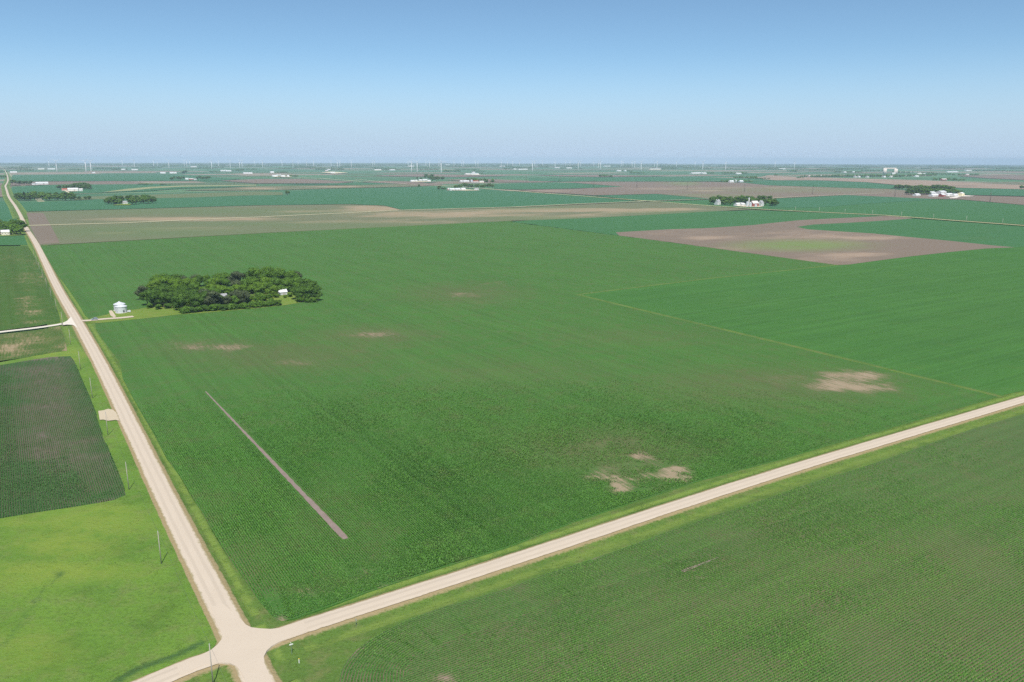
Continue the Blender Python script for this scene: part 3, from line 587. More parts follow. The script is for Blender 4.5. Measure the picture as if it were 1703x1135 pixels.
def crown_mesh(name, kind, seed, nl, size):
    """unit tree crown: 1 m tall tree, crown between z .18 and 1, width about .8"""
    g = np.random.default_rng(seed); lob = []
    if kind == 'conifer':
        z = g.uniform(.08, .98, nl); rad = (1-z)*.24+.01; a = g.uniform(0, 2*math.pi, nl); q = np.sqrt(g.uniform(.35, 1, nl))
        C = np.stack([rad*q*np.cos(a), rad*q*np.sin(a), z], 1); N_ = np.stack([np.cos(a), np.sin(a), np.full(nl, .7)], 1)+g.normal(0, .3, (nl, 3))
        core = MB().lathe([(.17, .1), (.1, .5), (.01, .95)], 7); return quads_mesh(name, C, N_, np.full(nl, size), g.uniform(.1, 1, nl), (core.v, core.f))
    k = 13 if kind == 'broad' else 9
    for i in range(k):
        a = g.uniform(0, 2*math.pi); rr = .27*math.sqrt(g.uniform(.03, 1)); zz = g.uniform(.30, .84); sc = 1-.55*max(0, (zz-.55)/.45)
        if kind == 'shrub': zz = g.uniform(.15, .62)
        lob.append((rr*math.cos(a)*sc*1.05, rr*math.sin(a)*sc*1.05, zz, g.uniform(.13, .21)))
    lob.append((0, 0, .74 if kind != 'shrub' else .6, .22)); lob.append((0, 0, .45, .25))
    C, N_, T = [], [], []
    per = nl//len(lob)
    cv, cf = [], []
    for x, y, z, r in lob:
        d = g.normal(size=(per, 3)); d /= np.linalg.norm(d, axis=1)[:, None]; rad = r*g.uniform(.78, 1.08, (per, 1))
        C.append(np.array((x, y, z))+d*rad*np.array((1, 1, .85))); N_.append(d+g.normal(0, .35, (per, 3))+np.array((0, 0, .25)))
        T.append(np.clip(g.normal(.5+g.uniform(-.18, .18), .22, per), 0, 1))
        v, f = ico((x, y, z), r*.78, .85, 1); n = len(cv); cv += v; cf += [tuple(i+n for i in q) for q in f]
    C = np.concatenate(C); N_ = np.concatenate(N_); T = np.concatenate(T)
    return quads_mesh(name, C, N_, np.full(len(C), size), T, (cv, cf))
def trunk_mesh(name, seed):
    g = random.Random(seed); m = MB(); m.tube((0, 0, -.03), (0, 0, .2), .032, .024, 7); m.tube((0, 0, .2), (.01, 0, .55), .024, .010, 6)
    for i in range(5):
        a = i*1.3+g.random(); z = .2+.06*i; m.tube((0, 0, z), (.2*math.cos(a), .2*math.sin(a), z+.2), .014, .004, 5)
    return m.mesh(name)
CROWN = {}
for i in range(5): CROWN['broad', 0, i] = crown_mesh('crown', 'broad', 20+i, 1500, .058)
for i in range(4): CROWN['broad', 1, i] = crown_mesh('crown', 'broad', 50+i, 380, .12)
for i in range(3): CROWN['shrub', 0, i] = crown_mesh('crown', 'shrub', 70+i, 800, .10)
for i in range(2): CROWN['conifer', 0, i] = crown_mesh('crown', 'conifer', 90+i, 700, .07); CROWN['conifer', 1, i] = crown_mesh('crown', 'conifer', 95+i, 220, .12)
TRUNK = [trunk_mesh('trunk', i) for i in range(4)]
_crown_by_mat = {}
def crown_of(kind, lod, i, tone):
    key = (kind, lod, i, tone)
    if key not in _crown_by_mat:
        me = CROWN[kind, lod, i].copy(); me.materials.clear(); me.materials.append(LEAF[tone]); _crown_by_mat[key] = me
    return _crown_by_mat[key]
TREES = []
def tree(px, py, h, wide=1.0, kind='broad', tone='mid', place='', jitter=0):
    x, y = G(px, py); d = math.hypot(x, y)
    x += random.gauss(0, jitter); y += random.gauss(0, jitter)
    lod = 0 if (d < 1000 or kind == 'shrub') else 1
    nm = {'broad': 'broadleaf_tree', 'shrub': 'shrub', 'conifer': 'conifer_tree'}[kind]
    r = empty(nm, (x, y, ground_z(x, y, 2)), random.uniform(0, 6.28)); wide *= 1.28 if d < 1000 and kind == 'broad' else 1.28; h *= 1.0 if d < 1000 else 1.18; r.scale = (h*wide, h*wide, h*random.uniform(.95, 1.05))
    n = {('broad', 0): 5, ('broad', 1): 4, ('shrub', 0): 3}.get((kind, lod), 2)
    cr = link('crown', crown_of(kind, lod, random.randrange(n), tone), None, r)
    link('trunk', random.choice(TRUNK), BARK, r)
    TREES.append((place, px, py, h, kind, tone, r)); return r
ORD = ['first', 'second', 'third', 'fourth', 'fifth', 'sixth', 'seventh', 'eighth', 'ninth', 'tenth', 'eleventh', 'twelfth', 'thirteenth', 'fourteenth', 'fifteenth', 'sixteenth', 'seventeenth', 'eighteenth', 'nineteenth', 'twentieth']
TENS = {20: 'twenty', 30: 'thirty', 40: 'forty', 50: 'fifty', 60: 'sixty', 70: 'seventy'}
TENTH = {20: 'twentieth', 30: 'thirtieth', 40: 'fortieth', 50: 'fiftieth', 60: 'sixtieth', 70: 'seventieth'}
def nth(i):
    if i < 20: return ORD[i]
    t = (i+1)//10*10; u = (i+1) % 10
    return TENTH[t] if u == 0 else TENS[t]+'-'+ORD[u-1]

# the grove on the old farm site beside the grain bins
W = 'grove beside the grain bins'
tones = ['dark', 'mid', 'dark', 'mid', 'light', 'grey', 'mid', 'dark']
def row(x0, y0, x1, y1, step, h0, h1, place, tones, kind='broad', wide=1.0, jit=2.0):
    n = max(1, int(abs(x1-x0)/step))
    for i in range(n+1):
        t = i/n if n else 0
        tree(x0+(x1-x0)*t+random.uniform(-.25, .25)*step, y0+(y1-y0)*t+random.uniform(-.8, .8), random.uniform(h0, h1), wide*random.uniform(.85, 1.15), kind, random.choice(tones), place, jit if py_near(y0) else 0)
def py_near(y): return y > 440
row(258, 479, 498, 476, 14.5, 12, 16, 'back row of the '+W, ['dark', 'mid', 'mid', 'grey', 'dark'], wide=1.0)
for px, py, h in ((425, 478, 20), (445, 477, 21), (463, 478, 19), (486, 480, 18)): tree(px, py, h, .95, 'broad', 'mid', 'tall back stand of the '+W)
row(250, 489, 488, 485, 15, 12, 15.5, 'second row from the back of the '+W, ['mid', 'light', 'light', 'dark', 'grey', 'mid'])
row(246, 499, 455, 494, 15, 11, 15, 'middle row of the '+W, ['light', 'mid', 'light', 'grey', 'dark'])
for px, py, h in ((246, 509, 14), (259, 511, 15), (273, 512, 14), (287, 511, 14), (268, 505, 16), (284, 503, 15), (299, 505, 14)): tree(px, py, h, 1.0, 'broad', 'dark', 'corner stand behind the farm lawn, nearest the grain bins')
for px, py in ((250, 513), (265, 515), (292, 513), (281, 514)): tree(px, py, 5.5, 1.3, 'shrub', 'mid', 'edge of the farm lawn under the corner stand')
row(301, 518, 352, 513, 10, 13, 16, 'front row of the '+W, ['dark', 'dark', 'grey'])
row(310, 509, 350, 506, 13, 12.5, 15, 'row behind the front trees of the '+W, ['dark', 'grey', 'mid'])
row(392, 507, 408, 506, 9, 12, 14, 'front row right of the white house', ['dark', 'grey'])
row(299, 521.8, 462, 508.8, 5.6, 5.0, 7.0, 'front hedge of the '+W, ['dark', 'mid', 'mid'], 'shrub', 1.35, .5)
row(350, 510, 388, 508, 8, 8, 10.5, 'row in front of the grove farmhouse', ['dark', 'mid', 'grey'])
row(415, 500, 450, 497, 8, 5, 8, 'light thicket inside the grove', ['light', 'mid'], 'shrub', 1.2)
row(412, 503, 440, 501, 8, 5, 7, 'pale brush behind the front hedge', ['light', 'mid'], 'shrub', 1.3)
row(420, 491, 460, 489, 10, 8, 11, 'light thicket inside the grove', ['light', 'mid', 'dark'])
for px, py, h, tn in ((493, 499, 12, 'dark'), (502, 501.5, 13, 'dark'), (514, 502, 14, 'dark'), (524, 501, 12, 'dark'), (497, 492, 13, 'mid'), (507, 492, 17, 'dark'), (519, 494, 15, 'dark'), (498, 485, 14, 'mid')): tree(px, py, h, 1.05, 'broad', tn, 'end stand by the bright lawn of the grove')
for px, py in ((511, 503.5), (522, 503), (500, 503.5)): tree(px, py, 5.5, 1.4, 'shrub', 'mid', 'foot of the end stand by the bright lawn')
for px, py, h, kd, tn in ((478, 486, 13, 'broad', 'mid'), (459, 484.5, 14, 'broad', 'dark'), (483, 494.5, 5, 'shrub', 'light'), (461, 496, 5, 'shrub', 'light'), (452, 503, 5, 'shrub', 'mid'), (474, 496.5, 3.5, 'shrub', 'light')): tree(px, py, h, 1.15, kd, tn, 'growth around the white-roofed shed in the near grove')
row(262, 507, 300, 509, 10, 6, 8, 'low growth under the near grove trees', ['mid', 'dark'], 'shrub', 1.3)
row(300, 512, 410, 503, 11, 6.5, 9, 'low growth under the near grove trees', ['mid', 'dark', 'light'], 'shrub', 1.3)
row(265, 494, 455, 488, 13, 7, 10, 'undergrowth in the middle of the near grove', ['mid', 'light', 'mid'], 'shrub', 1.3)
row(462, 493.5, 478, 492.5, 7, 2.6, 3.4, 'brush in front of the white-roofed shed', ['mid', 'light'], 'shrub', 1.2)
# farther groves
row(30, 333.5, 124, 333, 6.6, 14, 19, 'windbreak right of the gravel road', ['dark', 'mid', 'mid', 'dark'], wide=1.25)
row(34, 331, 118, 330.5, 12, 16, 20, 'rear line of the windbreak right of the gravel road', ['dark', 'mid'], wide=1.2)
for px, h in ((132, 10), (142, 9), (149, 11)): tree(px, 333, h, 1.1, 'broad', 'dark', 'gapped end of the windbreak right of the gravel road')
for px in (41, 48): tree(px, 333, 19, 1.3, 'conifer', 'conifer', 'dark conifers in the windbreak right of the gravel road')
row(180, 340.5, 198, 341, 6, 13, 16, 'left half of the round farm grove', ['dark', 'mid'], wide=1.2)
row(184, 336.5, 212, 336, 9, 13, 17, 'back of the round farm grove', ['dark'], wide=1.2)
row(220, 340, 253, 338.5, 6, 14, 18, 'right half of the round farm grove', ['mid', 'dark', 'mid'], wide=1.2)
row(216, 336, 248, 335, 9, 14, 18, 'back right half of the round farm grove', ['mid', 'dark'], wide=1.2)
row(-6, 386, 3, 390, 6, 13, 16, 'farm grove left of the gravel road', ['dark'], wide=1.1)
row(0, 381, 36, 386, 7, 13, 17, 'farm grove left of the gravel road', ['dark', 'dark', 'mid'], wide=1.1)
row(20, 389.5, 36, 390.5, 7, 12, 15, 'near edge of the farm grove left of the gravel road', ['dark', 'mid'], wide=1.1)
for px in (18.5, 23.5): tree(px, 391, 5.5, .8, 'shrub', 'light', 'pale garden shrubs by the white roadside house')
row(1181, 340, 1290, 343, 7.4, 14, 19, 'grove behind the red barn', ['dark', 'mid', 'dark'], wide=1.15)
row(1184, 336.8, 1280, 338.5, 9.5, 15, 20, 'rear line of the grove behind the red barn', ['dark', 'mid'], wide=1.15)
row(1204, 341.5, 1224, 342, 9, 12, 15, 'trees left of the silver silos', ['dark'], wide=1.15)
row(1489, 316, 1512, 315.5, 5, 15, 20, 'left wing of the farm grove with the long white yard', ['dark'], wide=1.3)
row(1511, 324.5, 1542, 324, 6.2, 17, 21, 'dark middle of the farm grove with the long white yard', ['dark'], wide=1.3)
row(1516, 318.5, 1585, 319.5, 6.5, 17, 23, 'back of the farm grove with the long white yard', ['dark', 'mid', 'mid'], wide=1.3)
row(1548, 321, 1592, 322.5, 8, 11, 15, 'light trees behind the white sheds', ['mid', 'light'], wide=1.3)
row(1590, 322, 1598, 323, 5, 9, 11, 'end of the farm grove with the long white yard', ['dark'], wide=1.3)
row(757, 313.5, 818, 313, 5.2, 13, 18, 'grove of the farm with the red roof', ['dark', 'mid', 'dark'], wide=1.3)
row(778, 303, 818, 305, 6.5, 15, 20, 'back of the farm with the red roof', ['dark', 'mid'], wide=1.3)
for px, h in ((730, 14), (735, 9), (739, 9)): tree(px, 316.5, h, 1.2, 'broad', 'dark', 'small clump left of the white field sheds')
row(709, 298, 719, 298.5, 5, 24, 27, 'tall dark grove beside the white farmstead', ['dark'], wide=1.1)
row(720, 301, 735, 301, 4.5, 19, 24, 'dark grove beside the white farmstead', ['dark'], wide=1.2)
for px in (694, 700): tree(px, 299.5, 13, 1.2, 'broad', 'dark', 'small trees between the white farm sheds')
row(285, 299.5, 306, 299, 5, 13, 17, 'left trees of the red shed farm', ['dark'], wide=1.35)
row(327, 299, 349, 298.5, 5, 13, 18, 'right trees of the red shed farm', ['dark', 'mid'], wide=1.35)
row(101, 316, 148, 316.5, 6, 16, 20, 'trees of the pale farm by the long lane', ['dark'], wide=1.25)
row(126, 313.5, 147, 314, 6, 17, 21, 'rear trees of the pale farm by the long lane', ['dark'], wide=1.25)
row(20, 307.5, 33, 307.5, 5, 17, 20, 'trees left of the long white shed by the gravel road', ['dark'], wide=1.25)
row(39, 307.5, 52, 307.5, 6, 13, 17, 'low trees beside the long white shed by the gravel road', ['dark'], wide=1.25)
row(305, 289.5, 309, 289, 3.5, 20, 22, 'trees of the farm with three white sheds', ['dark'], wide=1.3)
tree(477.5, 324, 13, 1.3, 'broad', 'dark', 'lone')
tree(697, 312, 11, .9, 'broad', 'dark', 'lone by the side lane')
_by = {}
for T_ in TREES: _by.setdefault(T_[0], []).append(T_)
for place, lst in _by.items():
    lst.sort(key=lambda q: q[1])
    for i, (pl, px, py, h, kind, tone, r) in enumerate(lst):
        w = {'broad': 'tree', 'shrub': 'shrub', 'conifer': 'conifer'}[kind]; tn = {'dark': 'dark green', 'mid': 'green', 'light': 'yellow-green', 'grey': 'grey-green', 'conifer': 'dark'}[tone]
        if place == 'lone': lb = 'lone dark round tree standing by itself in the distant green field'
        elif place == 'lone by the side lane': lb = 'small lone dark tree where the pale lanes meet'
        elif len(lst) == 1: lb = f'single {tn} {w}, {place}'
        else: lb = f'{tn} {w}, {nth(i)} from the left, {place}'
        props(r, ' '.join(lb.split()[:16]), w, None if place.startswith('lone') else 'trees of the '+place)

# far woods and windbreaks that read as one mass
def mass(name, lst, label=None):
    vs, fs, T = [], [], []
    for px, py, wpx, hm in lst:
        cx, cy = G(px, py); d = math.hypot(cx, cy); wm = wpx*d/FOC; n = max(3, int(wm/8)); 
        for i in range(n):
            o = (i/(n-1)-.5)*wm if n > 1 else 0; dp = random.uniform(-.5, .5)*min(60, wm*.3)
            x, y = cx+o+random.uniform(-3, 3), cy+dp; h = hm*random.uniform(.65, 1.15); r = random.uniform(6, 9.5)
            v, f = ico((0, 0, 0), 1, 1, 1); n0 = len(vs); z = ground_z(x, y, 2)
            for a, b, c in v:
                k = random.uniform(.75, 1.2); vs.append((x+a*r*k, y+b*r*k, z+h*.48+c*h*.52*k))
            fs += [tuple(q+n0 for q in g) for g in f]; T += [random.uniform(.2, .8)]*len(v)
    me = bpy.data.meshes.new(name); me.from_pydata(vs, [], fs); me.update()
    me.attributes.new('tone', 'FLOAT', 'POINT').data.foreach_set('value', np.array(T, dtype=np.float32))
    return props(link(name, me, LEAF['dark']), kind='stuff')
mass('town_trees', [(1340, 294.8, 14, 13), (1358, 295, 20, 13), (1380, 295, 30, 15), (1400, 294.5, 30, 16), (1430, 294.5, 40, 17), (1455, 294.5, 36, 17), (1480, 294.5, 40, 16), (1505, 294, 36, 16), (1530, 293, 30, 15), (1545, 292.5, 20, 14), (1566, 291, 22, 12), (1410, 287.5, 40, 14), (1450, 285, 30, 14), (1500, 288, 30, 13), (1540, 289, 20, 12)])
mass('windbreak_woods', [(1007, 294.5, 19, 15), (1059, 289, 20, 13), (1042, 285.5, 20, 12), (1222, 289.5, 40, 14), (1240, 297, 34, 15), (1262, 298, 30, 8), (1225, 303.5, 44, 13), (1114, 281.8, 24, 14), (1182, 289.5, 10, 13), (752, 286, 26, 16), (770, 283, 26, 12), (790, 283, 14, 12), (548, 283, 44, 16), (42, 284.5, 20, 16), (-2, 296, 18, 16), (0, 287, 16, 16), (120, 283, 6, 14), (131, 283.5, 8, 12), (198, 283, 20, 12), (300, 297, 8, 12), (357, 287, 14, 12), (395, 284.5, 16, 13), (410, 283, 30, 14), (475, 281.5, 20, 11), (505, 280.5, 24, 12), (650, 283, 30, 12), (470, 294.8, 10, 10), (488, 294.5, 12, 14), (470, 288, 16, 12), (855, 281.5, 40, 12), (878, 281, 10, 12), (937, 281, 8, 12), (1568, 300, 30, 13), (1595, 301, 16, 11), (1605, 292, 40, 12), (1290, 292.5, 4, 10), (1315, 285.5, 10, 12), (1321, 286.5, 6, 18), (1290, 283, 24, 12), (1260, 282, 40, 12), (1230, 282.5, 50, 13), (800, 289.5, 8, 9), (795, 286, 20, 12), (240, 307.8, 18, 6), (275, 308.5, 14, 6), (1330, 297, 8, 8), (555, 281, 30, 13), (1420, 282, 40, 13), (1640, 285, 50, 13), (1690, 286, 40, 13), (1703, 314, 8, 13), (1600, 280, 60, 14), (330, 281.5, 40, 12), (620, 279, 50, 13), (720, 279, 30, 13), (1150, 281, 30, 13)])
fw = []
for _ in range(1000):
    py = 272.4+abs(random.gauss(0, 3.4)); px = random.uniform(-120, 1830)
    if py < 284: fw.append((px, py+(px-850)*.0021, random.uniform(6, 44), random.uniform(11, 18)))
mass('distant_woods', fw)

# ------------------------------------------------------------------ standing crop and rough grass
def vnoise(x, y, sc, seed):
    g = np.random.default_rng(seed).uniform(0, 1, (64, 64)); u, v = x/sc, y/sc; i, j = np.floor(u).astype(int), np.floor(v).astype(int); a, b = u-i, v-j
    a = a*a*(3-2*a); b = b*b*(3-2*b); q = lambda m, n: g[m % 64, n % 64]
    return (q(i, j)*(1-a)+q(i+1, j)*a)*(1-b)+(q(i, j+1)*(1-a)+q(i+1, j+1)*a)*b
def leaves(name, x, y, z, h, L, wd, nleaf, mat, lean=.8, along=None):
    """one rosette of nleaf arching kite-shaped leaves at each point"""
    k = len(x); A = rng.uniform(0, 2*math.pi, (k, 1))+np.arange(nleaf)*2.4+rng.normal(0, .3, (k, nleaf)); Ls = (L[:, None]*rng.uniform(.7, 1.2, (k, nleaf))); H = h[:, None]*rng.uniform(.75, 1.15, (k, nleaf))
    if along is not None: A = along+math.pi*np.arange(nleaf)+rng.normal(0, .55, (k, nleaf))
    ca, sa = np.cos(A), np.sin(A); X, Y, Z = x[:, None], y[:, None], z[:, None]
    b = np.stack([X+0*A, Y+0*A, Z+H*.1], -1); m = .55*Ls
    l = np.stack([X+ca*m-sa*wd*Ls, Y+sa*m+ca*wd*Ls, Z+H], -1); r = np.stack([X+ca*m+sa*wd*Ls, Y+sa*m-ca*wd*Ls, Z+H*.96], -1); t = np.stack([X+ca*Ls, Y+sa*Ls, Z+H*lean*rng.uniform(.7, 1.1, (k, nleaf))], -1)
    V = np.stack([b, l, t, r], 2).reshape(-1, 3).astype(np.float32); nf = len(V)//4
    me = bpy.data.meshes.new(name); me.vertices.add(len(V)); me.vertices.foreach_set('co', V.ravel()); me.loops.add(4*nf); me.loops.foreach_set('vertex_index', np.arange(4*nf, dtype=np.int32))
    me.polygons.add(nf); me.polygons.foreach_set('loop_start', np.arange(0, 4*nf, 4, dtype=np.int32)); me.update(calc_edges=True)
    tn = rng.normal(.5, .2, k)
    if along is not None:
        q = np.floor((-x*math.sin(along)+y*math.cos(along))/.762+.5).astype(int); tn = tn+.55*(np.random.default_rng(5).uniform(0, 1, 4096)[q % 4096]-.5)+.35*(np.random.default_rng(6).uniform(0, 1, 4096)[(q//12) % 4096]-.5)
    tone = np.repeat(np.clip(tn, 0, 1), nleaf*4).astype(np.float32)
    me.attributes.new('tone', 'FLOAT', 'POINT').data.foreach_set('value', tone)
    return props(link(name, me, mat), kind='stuff')
def plant_mat(name, a, b):
    t = NT(name); f = t.attr('tone'); P = t.coord(); g = t.mix(f, a, b); g = t.mix(t.math('MULTIPLY', t.ramp(t.noise(P, .085, 4, .65), .5, .8), .4), g, (.13, .17, .045))
    t.b.inputs['Roughness'].default_value = .55; t.b.inputs['Specular IOR Level'].default_value = .3; t.put(t.b.inputs['Base Color'], g)
    tr = t.n('BsdfTranslucent'); t.l(g, tr.inputs[0]); mx = t.n('MixShader'); mx.inputs[0].default_value = .25
    t.l(t.b.outputs[0], mx.inputs[1]); t.l(tr.outputs[0], mx.inputs[2]); t.l(mx.outputs[0], t.t.nodes['Material Output'].inputs[0]); return t.m
def in_view(x, y, z=0):
    d = np.hypot(x, y); return (np.abs(np.arctan2(x, y)) < R(38)) & (d > 120)
def rows_in(poly, ang, step, dmax, edge=None, hw=0, row=.762):
    c, s = math.cos(ang), math.sin(ang); P = np.array(poly); P = P[np.hypot(P[:, 0], P[:, 1]) < 1e9]
    lim = np.array([(-dmax, 100), (dmax, 100), (dmax, dmax), (-dmax, dmax)])
    B = np.clip(P, [-dmax, 60], [dmax, dmax]); U = B @ np.array((c, s)); V_ = B @ np.array((-s, c))
    u = np.arange(U.min(), U.max(), step); v = np.arange(math.floor(V_.min()/row)*row, V_.max(), row)
    u, v = np.meshgrid(u, v); u = u+rng.normal(0, step*.3, u.shape); v = v+rng.normal(0, .03, v.shape); x = (u*c-v*s).ravel(); y = (u*s+v*c).ravel()
    d = np.hypot(x, y); k = (d < dmax) & in_view(x, y) & (rng.uniform(0, 1, x.shape) < np.clip((dmax-d)/(dmax*.42), 0, 1)); x, y = x[k], y[k]
    k = inside(x, y, poly); x, y = x[k], y[k]
    if edge is not None:
        k = seg_dist(x, y, edge, False) > hw; x, y = x[k], y[k]
        e = np.array(resample(edge, lambda d: step)); t = np.gradient(e, axis=0); t /= np.hypot(t[:, 0], t[:, 1])[:, None]; n = np.stack([-t[:, 1], t[:, 0]], 1)
        if not inside(np.array([e[len(e)//2, 0]+n[len(e)//2, 0]*3]), np.array([e[len(e)//2, 1]+n[len(e)//2, 1]*3]), poly)[0]: n = -n
        for i in range(int(hw/row)):
            q = e+n*(row*(i+1))+rng.normal(0, .03, e.shape); q = q[inside(q[:, 0], q[:, 1], poly)]; d = np.hypot(q[:, 0], q[:, 1])
            q = q[(seg_dist(q[:, 0], q[:, 1], edge, False) > row*(i+1)-.3) & in_view(q[:, 0], q[:, 1]) & (rng.uniform(0, 1, d.shape) < np.clip((dmax-d)/(dmax*.42), 0, 1))]; x = np.concatenate([x, q[:, 0]]); y = np.concatenate([y, q[:, 1]])
    return x, y
def stand(x, y, soil, thin, base=.08):
    p = 1-base-np.clip(soil(x, y)*(.3+1.5*vnoise(x, y, 3.5, 3))-.35, 0, 1)*1.6-thin(x, y)*vnoise(x, y, 9, 4)*1.0-np.clip(vnoise(x, y, 14, 5)-.62, 0, 1)*.5
    k = rng.uniform(0, 1, x.shape) < p; return x[k], y[k]
CORN = plant_mat('corn_leaves', (.067, .192, .020), (.132, .318, .040)); BEAN = plant_mat('young_crop_leaves', (.078, .200, .024), (.158, .330, .046)); CORND = plant_mat('dark_corn_leaves', (.046, .135, .028), (.078, .195, .042))
GRASSB = plant_mat('rough_grass_blades', (.120, .200, .030), (.175, .255, .042))
def zz(x, y, L=2): return zc(x, y)+lift(L, x, y)
strip_a, strip_b = G(342, 652), G(575, 897)
x, y = rows_in(MAINP, NANG, .34, 430, main_edge, 18); x, y = stand(x, y, main_soil, main_thin)
k = seg_dist(x, y, [strip_a, strip_b], False) > 1.35; x, y = x[k], y[k]
gr = .72+.5*vnoise(x, y, 22, 8)
leaves('corn_plants', x, y, zz(x, y), .62*gr, .34*gr, .24, 4, CORN, along=NANG)
x, y = rows_in(SOUTHP, EANG, .40, 400, SOUTH_CURVE, 15); x, y = stand(x, y, south_soil, south_thin, .14)
gr = .6+.55*vnoise(x, y, 18, 9)
leaves('young_crop_plants', x, y, zz(x, y), .50*gr, .36*gr, .22, 4, BEAN, along=EANG)
x, y = rows_in(DARKP, NANG, .40, 540); x, y = stand(x, y, dark_soil, lambda x, y: np.maximum(dark_thin(x, y), 0)*.9, .06); gr = (.72-.7*dark_thin(x, y))*(.8+.45*vnoise(x, y, 16, 10))
leaves('corn_plants', x, y, zz(x, y), .70*gr, .50*gr, .20, 4, CORND, along=NANG)
def tufts(poly, n, mat, h0, ok=None, L=1):
    P = np.array(poly); x = rng.uniform(P[:, 0].min(), P[:, 0].max(), n); y = rng.uniform(P[:, 1].min(), P[:, 1].max(), n); d = np.hypot(x, y)
    k = inside(x, y, poly) & in_view(x, y) & (d < 520) & (vnoise(x, y, 2.5, 12)+.5*vnoise(x, y, 11, 13) > .62); 
    x, y = x[k], y[k]
    if ok is not None: k = ok(x, y); x, y = x[k], y[k]
    return x, y
ns_near = [p for p in NS_LINE if np.hypot(*p) < 560]; ew_near = [p for p in EW_LINE if np.hypot(*p) < 620]
def off_road(x, y): return (seg_dist(x, y, ns_near, False) > HW+1.6) & (seg_dist(x, y, ew_near, False) > HW+1.6) & (np.hypot(x-ip[0], y-ip[1]) > 13)
x, y = tufts(MEADP, 200000, GRASSB, .3, off_road); hgt = .14+.20*vnoise(x, y, 7, 14)**2
leaves('meadow_grass', x, y, zz(x, y, 1), hgt, hgt*.9, .10, 3, GRASSB)
X_, Y_, Z_ = [], [], []
for line, side, sc in ((ns_near, 1, .62), (ns_near, -1, 1.0), (ew_near, 1, 1.0), (ew_near, -1, .62)):
    e = np.array(resample(line, lambda d: .22)); t = np.gradient(e, axis=0); t /= np.hypot(t[:, 0], t[:, 1])[:, None]; n = np.stack([t[:, 1], -t[:, 0]], 1)*side
    for rep in range(4):
        o = rng.uniform(1.3, 10.5*sc, len(e)); q = e+n*((HW if line is ns_near else HWE)+o)[:, None]; oo = o/np.where(o > 1.3, sc, 1)
        zo = np.interp(oo, [0, 1.2, 2.6, 4.2, 5.6, 7.2, 8.8, 16], [.25, .02, -.22*sc, -.42*sc, -.36*sc, -.10*sc, 0, .01]); k = off_road(q[:, 0], q[:, 1]) & in_view(q[:, 0], q[:, 1]) & (vnoise(q[:, 0], q[:, 1], 2.2, 15) > .38)
        for pl in (MAINP, SOUTHP, DARKP): k &= ~inside(q[:, 0], q[:, 1], pl)
        X_.append(q[k, 0]); Y_.append(q[k, 1]); Z_.append((zz(q[:, 0], q[:, 1], 1)+zo)[k])
x, y, z = (np.concatenate(q) for q in (X_, Y_, Z_)); hgt = .14+.26*vnoise(x, y, 4, 16)
leaves('roadside_grass', x, y, z-.05, hgt, hgt*.8, .10, 3, plant_mat('roadside_blades', (.110, .185, .032), (.175, .245, .05)))

